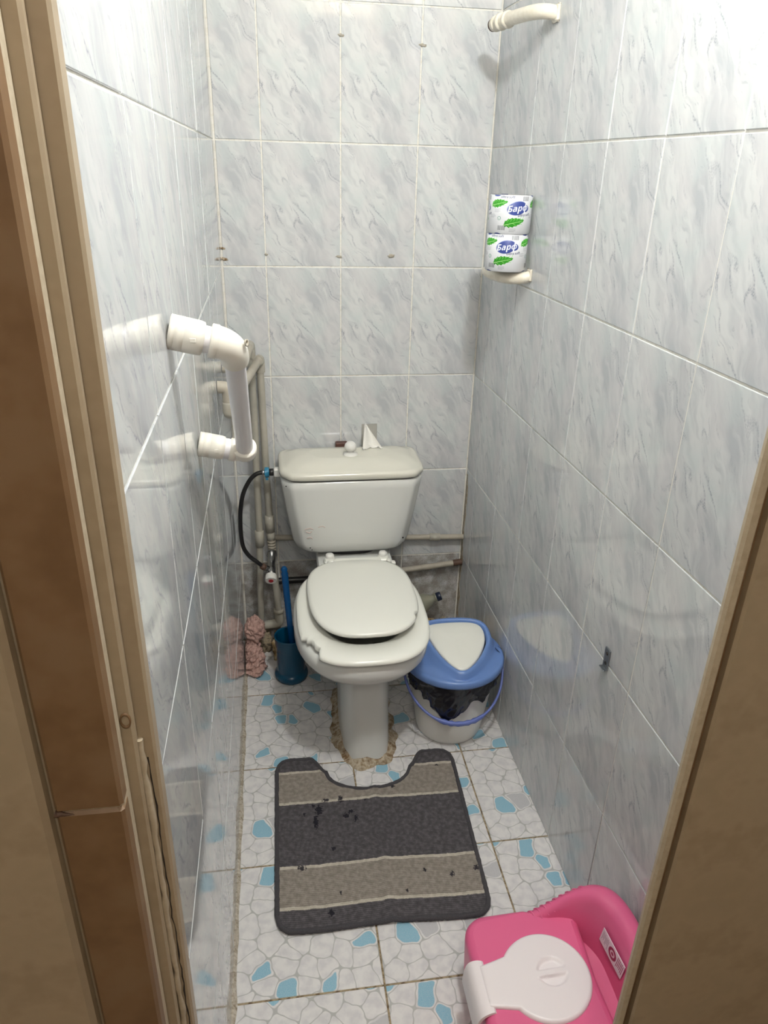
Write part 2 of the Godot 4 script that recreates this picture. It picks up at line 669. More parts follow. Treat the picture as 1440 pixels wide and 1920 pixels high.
func make_materials() -> void:
	var t := paint(Color.WHITE, 0.06, 0.5)
	t.albedo_texture = tex(marble_print(0.0))
	var peel := noise(0.09, 61, 2)
	var ph := Image.create(320, 480, false, Image.FORMAT_RGB8)
	for y in 480:
		for x in 320:
			var v := 0.5 + 0.5 * peel.get_noise_2d(x, y)
			ph.set_pixel(x, y, Color(v, v, v))
	t.heightmap_enabled = true
	t.heightmap_texture = tex(ph)
	t.heightmap_scale = 0.0006
	M.tile = t
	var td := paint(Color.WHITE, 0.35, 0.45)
	td.albedo_texture = tex(marble_print(0.8))  # real grime, plus the shade of the bottom row in its grey
	M.tile_dirty_shaded = td
	M.floor = []
	for k in 2:
		var f := paint(Color.WHITE, 0.2, 0.45)
		f.albedo_texture = tex(paving_print(12 + k * 31))
		M.floor.append(f)
	M.grout = mottled([rgb(216, 212, 200), rgb(234, 232, 225), rgb(228, 225, 215)], 0.03, 0.8, 5.0, 4)
	M.floor_grout = mottled([rgb(96, 80, 58), rgb(150, 134, 106), rgb(176, 160, 132)], 0.05, 0.9, 6.0, 6)
	M.plaster = mottled([rgb(205, 200, 190), rgb(216, 212, 203)], 0.02, 0.9, 2.0, 7)
	M.hall = mottled([rgb(192, 182, 166), rgb(204, 195, 180)], 0.02, 0.85, 1.5, 8)
	M.hall_floor = mottled([rgb(132, 110, 86), rgb(150, 128, 104)], 0.03, 0.5, 1.5, 9)
	M.paint_tan = mottled([rgb(162, 145, 120), rgb(172, 155, 130), rgb(167, 151, 126)], 0.012, 0.42, 2.5, 10, 1.2)
	M.paint_shaded = mottled([rgb(118, 90, 62), rgb(128, 100, 71), rgb(134, 108, 80)], 0.02, 0.45, 1.7, 13, 1.0)  # same paint as the tan, shade of the frame mixed into its brown
	M.lit_edge_and_torn_wood = mottled([rgb(182, 168, 144), rgb(196, 183, 160)], 0.06, 0.45, 4.0, 14, 1.2, 0.05)  # paler copy of the tan for faces that catch light; also torn wood
	M.porcelain = paint(rgb(220, 221, 217), 0.12, 0.5)
	M.porcelain_lid = paint(rgb(218, 216, 204), 0.14, 0.5)
	M.seat = paint(rgb(232, 232, 224), 0.22, 0.5)
	M.ppr = paint(rgb(228, 224, 213), 0.35, 0.5)
	M.pipe_white = paint(rgb(226, 224, 226), 0.3, 0.5)
	M.pipe_grey = mottled([rgb(164, 160, 148), rgb(176, 172, 160), rgb(182, 178, 166)], 0.02, 0.4, 2.0, 15, 0.8)
	M.old_pipe = mottled([rgb(162, 154, 140), rgb(184, 178, 164)], 0.025, 0.5, 3.0, 16, 0.8)
	M.black_rubber = paint(rgb(26, 25, 26), 0.4)
	M.chrome = paint(rgb(190, 190, 192), 0.18, 0.5, 1.0)
	M.rust = mottled([rgb(66, 48, 40), rgb(112, 84, 66)], 0.08, 0.6, 9.0, 17)
	M.blue_nut = paint(rgb(40, 122, 158), 0.35)
	M.white_plastic = paint(rgb(230, 229, 224), 0.3)
	M.bin_blue = paint(rgb(104, 136, 194), 0.32)
	M.bin_handle = paint(rgb(106, 122, 190), 0.35)
	M.bag = paint(rgb(10, 10, 22), 0.18, 0.6)
	M.pink = paint(rgb(222, 100, 144), 0.34)
	M.potty_white = paint(rgb(236, 228, 230), 0.36)
	M.enamel = mottled([rgb(222, 214, 196), rgb(238, 232, 218)], 0.04, 0.35, 5.0, 18, 1.2, 0.06)
	M.brush = paint(rgb(4, 72, 104), 0.25, 0.5)
	M.brush_handle = paint(rgb(8, 76, 132), 0.2, 0.5)
	M.rag = mottled([rgb(150, 116, 108), rgb(196, 160, 150), rgb(206, 174, 164)], 0.06, 0.95, 8.0, 19)
	M.cement = mottled([rgb(70, 62, 52), rgb(140, 128, 110), rgb(178, 160, 128), rgb(150, 140, 124)], 0.05, 0.95, 5.0, 20, 1.5, 0.25)
	M.yellow_cement = mottled([rgb(84, 66, 40), rgb(170, 140, 92), rgb(196, 170, 122), rgb(208, 196, 170)], 0.04, 0.9, 6.0, 21, 1.5, 0.15)
	M.stain = mottled([rgb(112, 90, 66), rgb(166, 150, 126), rgb(196, 186, 168), rgb(178, 164, 140), rgb(118, 92, 62)], 0.035, 0.9, 3.5, 22, 1.5)
	M.crust = mottled([rgb(150, 132, 104), rgb(176, 164, 142), rgb(190, 184, 172)], 0.04, 0.8, 4.0, 27, 1.3)
	M.smear = paint(rgb(206, 186, 180), 0.5)
	M.bead = mottled([rgb(128, 116, 98), rgb(184, 174, 158), rgb(204, 198, 186)], 0.05, 0.9, 9.0, 26, 1.3)
	M.bottle = paint(Color(0.62, 0.62, 0.55, 0.8), 0.3, 0.5)
	M.bottle.transparency = BaseMaterial3D.TRANSPARENCY_ALPHA
	M.bottle_cap = paint(rgb(34, 44, 66), 0.4)
	M.steel = paint(rgb(150, 154, 158), 0.35, 0.5, 1.0)
	M.dark = paint(rgb(40, 34, 32), 0.6)
	M.brown_wood = paint(rgb(86, 54, 46), 0.5)
	M.paper = paint(rgb(236, 234, 228), 0.9)
	M.sticker_grey = paint(rgb(170, 168, 162), 0.7)
	M.red = paint(rgb(176, 28, 40), 0.35)
	M.card = paint(rgb(176, 160, 138), 0.9)

# ------------------------------------------------------------------ room
func build_room() -> void:
	var rng := RandomNumberGenerator.new()
	rng.seed = 21
	var rows := []
	for j in range(6, -4, -1):
		rows.append(1.4955 - 0.3004 * (j - 1))
	rows[0] = 0.0
	var size := Vector2(0.2, 0.3004)
	var clean := func(_i, _j): return M.tile
	# back wall: faces the camera; lowest row coloured with grime and shade
	var wb := structure("wall_back", "back wall of pale grey marbled ceramic tiles behind the toilet", "wall", Vector3.ZERO, Basis())
	slab(wb, "grout_bed", Vector3(XL - 0.06, 0, -0.066), Vector3(XR + 0.06, TOP, -0.0018), M.grout)
	lay_tiles(wb, [XL + 0.002, -0.1478, 0.0522, 0.2522, XR - 0.001], rows, size, 0.0036, func(_i, j): return M.tile_dirty_shaded if j == 0 else M.tile, 0.0022, rng)
	for s in [[0.0535, 1.728, 0.012], [0.2545, 1.716, 0.014], [0.0475, 1.222, 0.012], [0.19, 1.225, 0.016], [-0.1462, 1.226, 0.008], [-0.256, 1.213, 0.014], [-0.2585, 1.24, 0.01]]:
		var sm := Shape.new()
		var rr := []
		for q in [[1.0, -0.003], [0.9, 0.001], [0.5, 0.0025]]:
			var r := PackedVector3Array()
			for k in 12:
				var a := TAU * k / 12
				var w: float = s[2] * q[0] * (0.72 + 0.12 * sin(a * 2.0 + s[0] * 60.0) + 0.16 * sin(a * 5.0 + s[1] * 40.0))
				r.append(Vector3(s[0] + cos(a) * w, s[1] + sin(a) * w * 0.42, q[1]))
			rr.append(r)
		sm.loft(rr)
		part(wb, "mortar_smear", sm, M.stain if s[0] < -0.2 else M.old_pipe)
	# left wall: own x runs to the back of the room
	var wl := structure("wall_left", "tiled side wall carrying the white bypass pipe, glossy pale grey marbling", "wall", Vector3(XL, 0, 0), Basis(Vector3(0, 0, -1), Vector3.UP, Vector3(1, 0, 0)))
	slab(wl, "grout_bed", Vector3(-ZD, 0, -0.066), Vector3(0.06, TOP, -0.0018), M.grout)
	var cl := []
	for k in range(7, -1, -1):
		cl.append(-(0.0867 + 0.2 * k))
	cl.append(-0.002)
	cl[0] = -ZD
	lay_tiles(wl, cl, rows, size, 0.0036, clean, 0.0022, rng)
	# right wall: slants outwards a little towards the door
	var along_wall := Vector3(SLANT, 0, 1).normalized()
	var wr := structure("wall_right", "tiled side wall carrying the two cut pipe stubs, pale grey marbling", "wall", Vector3(XR, 0, 0), Basis(along_wall, Vector3.UP, along_wall.cross(Vector3.UP)))
	slab(wr, "grout_bed", Vector3(-0.06, 0, -0.066), Vector3(1.462, TOP, -0.0018), M.grout)
	var cr := [0.001]
	for k in 8:
		cr.append(0.0961 + 0.2 * k)
	cr[8] = 1.46
	lay_tiles(wr, cr, rows, size, 0.0036, clean, 0.0022, rng)
	var gs := Shape.new()
	var gn := noise(11.0, 41, 3)
	var gr := []
	for k in 60:
		var y := 0.06 + 0.52 * k / 59.0
		var w0 := 0.006 + 0.004 * gn.get_noise_2d(y, 2.0)
		var w1 := 0.03 + 0.02 * gn.get_noise_2d(y, 0.0) - 0.014 * absf(y - 0.3)
		gr.append(PackedVector3Array([Vector3(w0, y, -0.001), Vector3(w0 + 0.002, y, 0.0006), Vector3(w1 - 0.004, y, 0.0005), Vector3(w1, y, -0.001)]))
	gs.loft(gr, true, true)
	var gm := MeshInstance3D.new()
	gm.name = "grime_crust"
	gm.mesh = gs.mesh()
	gm.material_override = M.crust
	wr.add_child(gm, true)
	# floor
	var fl := structure("floor", "floor of white tiles printed with blue and grey crazy paving", "floor", Vector3(0, 0, 0), Basis(Vector3(1, 0, 0), Vector3(0, 0, -1), Vector3(0, 1, 0)))
	slab(fl, "grout_bed", Vector3(XL - 0.06, -1.62, -0.066), Vector3(0.54, 0.06, -0.0015), M.floor_grout)
	lay_tiles(fl, [XL + 0.004, 0.0284, 0.3289, XR + 0.032], [-1.62, -1.4921, -1.1916, -0.8911, -0.5906, -0.2901, -0.001], Vector2(0.3005, 0.3005), 0.0038, func(i, j): return M.floor[(i + j) % 2], 0.0012, rng, 0.001)
	# dirty bead of old sealant where floor and side wall meet
	var s := Shape.new()
	var nz := noise(9.0, 3, 3)
	var rings := []
	for k in 90:
		var z := 0.05 + 1.44 * k / 89.0
		var e := 0.008 + 0.005 * nz.get_noise_2d(z, 0.0)
		var h := 0.007 + 0.004 * nz.get_noise_2d(z, 5.0)
		rings.append(PackedVector3Array([Vector3(XL - 0.001, -0.001, z), Vector3(XL - 0.001, h, z), Vector3(XL + e * 0.4, h * 0.55, z), Vector3(XL + e, -0.001, z)]))
	s.loft(rings, true, true, [], true, true)
	for i in s.v.size():
		s.v[i] = Vector3(s.v[i].x, -s.v[i].z, s.v[i].y)
	var bead := MeshInstance3D.new()
	bead.name = "sealant_bead"
	bead.mesh = s.mesh()
	bead.material_override = M.bead
	fl.add_child(bead, true)
	# ceiling and the wall that holds the door
	var ce := structure("ceiling", "plain white plaster ceiling above the tiled cubicle", "ceiling", Vector3(0, TOP, 0), Basis())
	slab(ce, "plaster", Vector3(XL - 0.06, 0, -0.06), Vector3(0.54, 0.06, ZD), M.plaster)

func build_hall() -> void:  # door partition, then an unseen corridor added to bounce light onto the frame
	var wd := structure("wall_door", "plastered partition around the doorway", "wall", Vector3.ZERO, Basis())
	slab(wd, "plaster", Vector3(-1.0, 0, ZD), Vector3(-0.36, TOP + 0.1, 1.555), M.hall)
	slab(wd, "plaster", Vector3(0.48, 0, 1.462), Vector3(1.0, TOP + 0.1, 1.5), M.hall)
	slab(wd, "plaster", Vector3(-0.36, 2.06, ZD), Vector3(0.48, TOP + 0.1, 1.555), M.hall)
	var w1 := structure("wall_added_hall_left", "unseen tan corridor wall added to bounce light, beside the doorway, hinge side", "wall", Vector3.ZERO, Basis())
	slab(w1, "plaster", Vector3(-1.06, 0, ZD), Vector3(-1.0, TOP + 0.1, 3.2), M.hall)
	var w2 := structure("wall_added_hall_right", "unseen tan corridor wall added to bounce light, beside the doorway, latch side", "wall", Vector3.ZERO, Basis())
	slab(w2, "plaster", Vector3(1.0, 0, ZD), Vector3(1.06, TOP + 0.1, 3.2), M.hall)
	var w3 := structure("wall_added_hall_back", "unseen tan corridor wall facing the doorway, added to bounce light", "wall", Vector3.ZERO, Basis())
	slab(w3, "plaster", Vector3(-1.06, 0, 3.2), Vector3(1.06, TOP + 0.1, 3.26), M.hall)
	var f := structure("floor_added_hall", "unseen brown corridor floor outside the doorway, added to bounce light", "floor", Vector3.ZERO, Basis())
	slab(f, "boards", Vector3(-1.06, -0.06, 1.62), Vector3(1.06, 0.0, 3.26), M.hall_floor)
	var c := structure("ceiling_added_hall", "unseen plain corridor ceiling outside the doorway, added to bounce light", "ceiling", Vector3.ZERO, Basis())
	slab(c, "plaster", Vector3(-1.06, TOP + 0.1, ZD), Vector3(1.06, TOP + 0.16, 3.26), M.plaster)

func build_door_frame() -> void:
	# stepped mouldings, each a board from the floor to the lintel
	var t1 := structure("trim_1", "painted door frame post, shade and lit edges put into its colours, with a cracked moulding", "door frame", Vector3.ZERO, Basis())
	var board := func(parent: Node3D, called: String, x0: float, x1: float, z0: float, z1: float, m: Material, y1 := 2.06, bev := 0.0025, y0 := 0.0):
		var s := Shape.new()
		s.box(Vector3((x0 + x1) / 2, (y0 + y1) / 2, (z0 + z1) / 2), Vector3(x1 - x0, y1 - y0, z1 - z0), bev)
		return part(parent, called, s, m)
	board.call(t1, "moulding", -0.33, -0.2625, 1.5, 1.52, M.paint_tan)
	board.call(t1, "moulding", -0.34, -0.2768, 1.52, 1.5305, M.paint_tan)
	board.call(t1, "stop_bead", -0.35, -0.2878, 1.5305, 1.562, M.lit_edge_and_torn_wood, 2.06, 0.004)  # brightness of the lit face is painted in
	# wide face board in two lengths with an open joint, and the casing next to it
	board.call(t1, "face_board", -0.3462, -0.2872, 1.545, 1.566, M.paint_shaded, 2.06, 0.003, 0.9155)  # darker brown carries the shade on this face
	board.call(t1, "face_board", -0.3462, -0.2872, 1.545, 1.5652, M.paint_shaded, 0.9135, 0.003, 0.0)
	board.call(t1, "casing", -0.46, -0.3502, 1.545, 1.573, M.paint_tan, 2.06, 0.005)
	# strike: rounded cut in the moulding with torn wood beneath it
	var s := Shape.new()
	s.lathe([[0.0072, -0.0012], [0.0072, 0.001], [0.005, 0.0012], [0.005, -0.001]], 20, Transform3D(Basis(Vector3.RIGHT, PI / 2).scaled_local(Vector3(0.7, 1, 1.2)), Vector3(-0.283, 0.985, 1.531)), [], false, false)
	part(t1, "strike_rim", s, M.paint_shaded)
	s = Shape.new()
	var nz := noise(30.0, 5, 3)
	var path := []
	var rad := []
	for k in 40:
		var y := 0.955 - 0.55 * k / 39.0
		path.append(Vector3(-0.2755 + 0.0022 * nz.get_noise_2d(y, 0.0) + 0.004 * (0.955 - y), y, 1.523))
		rad.append(0.0035 + 0.0022 * nz.get_noise_2d(y * 2.0, 4.0))
	s.tube(path, rad, 7)
	part(t1, "torn_wood", s, M.lit_edge_and_torn_wood, "pale splintered wood of the cracked moulding")
	s = Shape.new()
	path = []
	rad = []
	for k in 50:
		var y := 0.93 - 0.62 * k / 49.0
		path.append(Vector3(-0.2705 + 0.002 * nz.get_noise_2d(y, 9.0) + 0.0045 * (0.93 - y), y, 1.5199))
		rad.append(maxf(0.0008 + 0.0009 * nz.get_noise_2d(y * 1.4, 7.0), 0.0003))
	s.tube(path, rad, 6)
	part(t1, "crack", s, M.dark)
	s = Shape.new()
	path = []
	rad = []
	for k in 16:
		path.append(Vector3(-0.3465 + 0.017 * k / 15.0, 0.9145 - 0.003 * k / 15.0 + 0.001 * nz.get_noise_2d(k * 0.1, 2.0), 1.5648))
		rad.append(0.0035 * (1.0 - k / 15.5))
	s.tube(path, rad, 6)
	part(t1, "chip", s, M.rust)
	# latch side
	var t2 := structure("trim_2", "tan painted door frame post with a narrow edge strip and a dark groove", "door frame", Vector3.ZERO, Basis())
	board.call(t2, "edge_strip", 0.308, 0.3215, 1.49, 1.5, M.lit_edge_and_torn_wood, 2.06, 0.003)
	board.call(t2, "backing_board", 0.344, 0.44, 1.462, 1.484, M.paint_shaded)
	board.call(t2, "strip_core", 0.3145, 0.345, 1.482, 1.492, M.paint_shaded)
	board.call(t2, "face_board", 0.3275, 0.72, 1.484, 1.503, M.paint_tan, 2.06, 0.003)
	var t3 := structure("trim_3", "tan painted lintel over the doorway", "door frame", Vector3.ZERO, Basis())
	board.call(t3, "lintel", -0.35, 0.42, 1.5, 1.56, M.paint_tan, 2.08, 0.003, 2.0)

func build_lamp() -> void:
	var at := Vector3(0.19, 2.16, 1.42)
	var o := thing("pendant_bulb", "bare white bulb hanging on a cord inside the cubicle", "lamp", at)
	var s := Shape.new()
	s.tube([Vector3(0.19, TOP - 0.004, 1.42), at + Vector3(0, 0.11, 0)], 0.003, 8)
	part(o, "cord", s, M.black_rubber)
	s = Shape.new()
	s.lathe([[0.004, 0.115], [0.018, 0.11], [0.02, 0.07], [0.016, 0.045]], 24, Transform3D(Basis(), at))
	part(o, "socket", s, M.white_plastic)
	s = Shape.new()
	var pr := []
	for k in 17:
		var a := PI * k / 16.0
		pr.append([sin(a) * 0.042 + (0.004 if k > 12 else 0.0), -cos(a) * 0.042])
	pr.append([0.014, 0.055])
	s.lathe(pr, 28, Transform3D(Basis(), at))
	var bm := paint(Color(1, 1, 1), 0.4)
	bm.emission_enabled = true
	bm.emission = Color(0.99, 1.0, 1.0)
	bm.emission_energy_multiplier = 8.0
	part(o, "bulb", s, bm)
	var l := OmniLight3D.new()
	l.name = "bulb_light"
	add_child(l)
	l.position = at
	l.light_color = Color(0.99, 1.0, 1.0)
	l.light_energy = 0.93
	l.light_size = 0.04
	l.omni_range = 8.0
	l.omni_attenuation = 2.0
	l.shadow_enabled = true
	# unseen lamp added overhead behind the viewer to brighten the door frame
	var hat := Vector3(-0.1, 2.40, 2.75)
	var h := thing("added_corridor_lamp", "unseen round ceiling lamp added in the corridor to brighten the door frame", "lamp", hat)
	s = Shape.new()
	s.lathe([[0.11, 0.095], [0.11, 0.075], [0.1, 0.07]], 32, Transform3D(Basis(), hat))
	part(h, "base", s, M.white_plastic)
	s = Shape.new()
	pr = []
	for k in 9:
		var a := PI / 2 * k / 8.0
		pr.append([sin(a) * 0.1, 0.07 - cos(a) * 0.05])
	s.lathe(pr, 32, Transform3D(Basis(), hat))
	var hm := paint(Color(1, 1, 1), 0.5)
	hm.emission_enabled = true
	hm.emission = Color(1.0, 0.98, 0.95)
	hm.emission_energy_multiplier = 1.0
	part(h, "shade", s, hm)
	var l2 := OmniLight3D.new()
	l2.name = "added_corridor_light"
	add_child(l2)
	l2.position = hat + Vector3(0, -0.02, 0)
	l2.light_color = Color(1.0, 0.98, 0.95)
	l2.light_energy = 0.62
	l2.light_size = 0.09
	l2.omni_range = 8.0
	l2.omni_attenuation = 2.0
	l2.shadow_enabled = true

# ------------------------------------------------------------------ toilet
func build_toilet() -> void:
	var o := thing("toilet", "white floor-standing toilet with a broken seat and a cistern behind", "toilet", Vector3(0.07, 0, 0.4))
	# bowl and foot in one body, hollow inside
	var s := Shape.new()
	var rings := []
	for q in [[0.0, 0.073, 0.46, 0.2, 0.146, 0.069, 3.0], [0.02, 0.072, 0.46, 0.2, 0.142, 0.066, 3.0], [0.1, 0.07, 0.46, 0.21, 0.14, 0.066, 2.8], [0.2, 0.068, 0.46, 0.215, 0.142, 0.067, 2.7], [0.262, 0.066, 0.46, 0.22, 0.144, 0.071, 2.6], [0.279, 0.064, 0.46, 0.22, 0.153, 0.083, 2.5], [0.294, 0.062, 0.46, 0.222, 0.176, 0.11, 2.4], [0.309, 0.06, 0.46, 0.226, 0.204, 0.139, 2.4], [0.327, 0.059, 0.46, 0.23, 0.226, 0.159, 2.45], [0.352, 0.058, 0.46, 0.235, 0.244, 0.1725, 2.5], [0.374, 0.058, 0.46, 0.235, 0.243, 0.172, 2.5], [0.386, 0.058, 0.46, 0.232, 0.238, 0.168, 2.5], [0.391, 0.058, 0.46, 0.226, 0.23, 0.16, 2.5], [0.391, 0.058, 0.46, 0.17, 0.19, 0.122, 2.3], [0.375, 0.058, 0.46, 0.162, 0.18, 0.115, 2.2], [0.31, 0.058, 0.46, 0.14, 0.14, 0.095, 2.1], [0.24, 0.058, 0.46, 0.09, 0.09, 0.06, 2.0]]:
		rings.append(ring(q[1], q[0], q[2], q[5], q[3], q[4], q[6], 56))
	s.loft(rings)
	# deck behind the bowl that carries the cistern and the hinges
	s.loft([ring(0.075, 0.24, 0.19, 0.05, 0.1, 0.12, 4.0, 40), ring(0.075, 0.33, 0.19, 0.1, 0.12, 0.12, 4.0, 40), ring(0.075, 0.392, 0.19, 0.112, 0.125, 0.12, 5.0, 40), ring(0.075, 0.4, 0.19, 0.107, 0.12, 0.11, 5.0, 40)])
	part(o, "bowl", s, M.porcelain)
	# cistern with chamfered front corners
	s = Shape.new()
	var cis := func(y: float, hw: float, zb: float, zf: float, cx: float) -> PackedVector3Array:
		var r := PackedVector3Array()
		var ch := 0.038
		var ctrl := [[hw, zb + 0.02], [hw, zf - ch * 1.15], [hw - ch * 0.75, zf - 0.006], [hw - ch * 1.6, zf], [-hw + ch * 1.6, zf], [-hw + ch * 0.75, zf - 0.006], [-hw, zf - ch * 1.15], [-hw, zb + 0.02], [-hw + 0.02, zb], [hw - 0.02, zb]]
		# cut every corner twice so that it rounds off
		for pass_ in 2:
			var nxt := []
			for i in ctrl.size():
				var a = ctrl[i]
				var b = ctrl[(i + 1) % ctrl.size()]
				nxt.append([lerpf(a[0], b[0], 0.13), lerpf(a[1], b[1], 0.13)])
				nxt.append([lerpf(a[0], b[0], 0.87), lerpf(a[1], b[1], 0.87)])
			ctrl = nxt
		for p in ctrl:
			r.append(Vector3(cx + p[0], y, p[1]))
		return r
	s.loft([cis.call(0.418, 0.128, 0.05, 0.17, 0.068), cis.call(0.421, 0.15, 0.045, 0.19, 0.068), cis.call(0.432, 0.164, 0.042, 0.199, 0.068), cis.call(0.455, 0.1725, 0.04, 0.204, 0.068), cis.call(0.55, 0.188, 0.03, 0.213, 0.068), cis.call(0.63, 0.199, 0.022, 0.221, 0.068), cis.call(0.652, 0.2015, 0.02, 0.223, 0.068), cis.call(0.656, 0.196, 0.025, 0.218, 0.068)])
	var tank := part(o, "cistern", s, M.porcelain)
	# scuffs: chipped dark dots and reddish smears on the front
	var rng := RandomNumberGenerator.new()
	rng.seed = 3
	for d in [[0.21, 0.462, 0.0022], [0.2165, 0.4615, 0.0026], [-0.055, 0.445, 0.0016], [-0.05, 0.438, 0.0014], [0.228, 0.465, 0.002], [-0.118, 0.64, 0.0018]]:
		s = Shape.new()
		var zf: float = 0.204 + (d[1] - 0.455) * 0.094
		s.lathe([[d[2], -0.0012], [d[2], 0.0003], [d[2] * 0.5, 0.0005]], 10, Transform3D(Basis(Vector3.RIGHT, PI / 2), Vector3(d[0], d[1], zf - (0.008 if d[0] > 0.205 else 0.0) - (0.02 if d[0] > 0.22 or d[0] < -0.1 else 0.0))))
		part(tank, "chip_mark", s, M.dark)
	for d in [[[-0.07, 0.508], [-0.055, 0.511], [-0.045, 0.506]], [[-0.066, 0.5], [-0.056, 0.496], [-0.05, 0.501]], [[-0.032, 0.513], [-0.02, 0.517], [-0.012, 0.512]], [[-0.064, 0.478], [-0.054, 0.481], [-0.048, 0.476]]]:
		s = Shape.new()
		var pts := []
		for q in d:
			pts.append(Vector3(q[0], q[1], 0.2088 + (q[1] - 0.505) * 0.0947))
		s.tube(bend(pts, 5), 0.0011, 6)
		part(tank, "red_smear", s, M.smear)
	s = Shape.new()
	s.loft([cis.call(0.6565, 0.197, 0.026, 0.2185, 0.068), cis.call(0.661, 0.198, 0.025, 0.2195, 0.068)])
	part(o, "lid_gap", s, M.dark)
	# lid: rim, shallow step, raised cushion
	s = Shape.new()
	s.loft([cis.call(0.661, 0.2, 0.02, 0.2225, 0.068), cis.call(0.664, 0.2035, 0.016, 0.2265, 0.068), cis.call(0.674, 0.2045, 0.015, 0.2275, 0.068), cis.call(0.681, 0.201, 0.018, 0.224, 0.068), cis.call(0.683, 0.194, 0.024, 0.216, 0.068), cis.call(0.684, 0.186, 0.032, 0.207, 0.068), cis.call(0.691, 0.175, 0.042, 0.194, 0.068), cis.call(0.697, 0.155, 0.055, 0.176, 0.068), cis.call(0.7, 0.12, 0.075, 0.15, 0.068)])
	part(o, "cistern_lid", s, M.porcelain_lid)
	s = Shape.new()
	var kx := Transform3D(Basis(), Vector3(0.068, 0.699, 0.125))
	s.lathe([[0.021, 0.0], [0.021, 0.003], [0.014, 0.006], [0.008, 0.008], [0.009, 0.012], [0.0155, 0.016], [0.0175, 0.023], [0.016, 0.03], [0.0135, 0.034], [0.012, 0.0345], [0.009, 0.038], [0.004, 0.039]], 28, kx)
	part(o, "flush_knob", s, M.white_plastic)
	# seat ring with a bite broken out of the front edge
	s = Shape.new()
	var nz := noise(14.0, 6, 2)
	var seat_ring := func(y: float, hw: float, back: float, front: float, n: float, bite: float) -> PackedVector3Array:
		var r := ring(0.06, y, 0.485, hw, back, front, n, 120)
		for i in r.size():
			var a := rad_to_deg(atan2(r[i].z - 0.485, r[i].x - 0.06))
			var d := absf(a - 133.0)
			if d < 9.0 and bite > 0.0:
				var c := Vector3(0.06, r[i].y, 0.485)
				r[i] = r[i] + (c - r[i]).normalized() * bite * (0.02 + 0.006 * nz.get_noise_2d(a * 0.05, 0.0)) * (1.0 if a < 137.0 else 0.55)
		return r
	var sec := [[0.3975, 0.157, 0.205, 0.217, 2.9, 1.0], [0.3975, 0.1645, 0.215, 0.2255, 2.9, 1.0], [0.4025, 0.1665, 0.218, 0.228, 2.9, 1.0], [0.4085, 0.165, 0.217, 0.226, 2.9, 1.0], [0.4120, 0.158, 0.212, 0.219, 2.9, 0.7], [0.4130, 0.147, 0.2, 0.208, 2.8, 0.1], [0.4110, 0.113, 0.15, 0.156, 2.5, 0.0], [0.4055, 0.106, 0.14, 0.148, 2.4, 0.0], [0.3975, 0.105, 0.138, 0.147, 2.4, 0.0], [0.3975, 0.157, 0.205, 0.217, 2.9, 1.0]]
	rings = []
	for q in sec:
		rings.append(seat_ring.call(q[0], q[1], q[2], q[3], q[4], q[5]))
	s.loft(rings, false, false)
	part(o, "seat", s, M.seat, "white toilet seat with a piece broken out of its front edge")
	# cover, smaller than the seat, its front edge a little raised
	s = Shape.new()
	rings = []
	for q in [[0.0, 0.132, 0.18, 0.201], [0.0, 0.1385, 0.187, 0.208], [0.006, 0.1415, 0.19, 0.211], [0.011, 0.139, 0.188, 0.208], [0.0135, 0.131, 0.182, 0.2], [0.0145, 0.1, 0.14, 0.155], [0.0145, 0.03, 0.04, 0.04]]:
		var r := ring(0.066, 0.0, 0.442, q[1], q[2], q[3], 2.9, 96)
		for i in r.size():
			r[i].y = 0.4155 + q[0] + 0.05 * (r[i].z - 0.25) - 0.1 * pow(r[i].x - 0.066, 2.0)
			# narrower towards the front
			var zz := (r[i].z - 0.442) / 0.185
			r[i].x = 0.066 + (r[i].x - 0.066) * (1.0 - 0.04 * zz * zz * signf(zz) - 0.02 * zz)
			var a := rad_to_deg(atan2(r[i].z - 0.442, r[i].x - 0.066))
			if absf(a - 44.0) < 3.0 and q[1] > 0.136:
				r[i] += (Vector3(0.066, r[i].y, 0.442) - r[i]).normalized() * 0.006
		rings.append(r)
	s.loft(rings)
	s.box(Vector3(0.077, 0.418, 0.258), Vector3(0.136, 0.012, 0.05), 0.003)
	part(o, "seat_cover", s, M.seat, "white seat cover, chipped at one corner")
	for hx in [0.0, 0.155]:
		s = Shape.new()
		s.box(Vector3(hx, 0.409, 0.226), Vector3(0.034, 0.018, 0.036), 0.004)
		s.box(Vector3(hx + (0.012 if hx > 0.1 else -0.004), 0.414, 0.252), Vector3(0.011, 0.022, 0.018), 0.003)
		s.box(Vector3(hx + (0.026 if hx > 0.1 else -0.02), 0.407, 0.25), Vector3(0.012, 0.014, 0.016), 0.002)
		var hg := part(o, "hinge", s, M.seat)
		s = Shape.new()
		s.lathe([[0.0125, 0.417], [0.0125, 0.424], [0.0105, 0.428], [0.005, 0.43]], 24, Transform3D(Basis(), Vector3(hx, 0, 0.215)))
		part(hg, "bolt_cap", s, M.white_plastic)
	# dark rubber between bowl and cistern
	s = Shape.new()
	s.loft([ring(0.068, 0.398, 0.12, 0.075, 0.05, 0.05, 3.0, 32), ring(0.068, 0.42, 0.12, 0.075, 0.05, 0.05, 3.0, 32)])
	part(o, "gasket", s, M.black_rubber)
	# rough mortar round the foot
	s = Shape.new()
	var mz := noise(5.0, 8, 2)
	rings = []
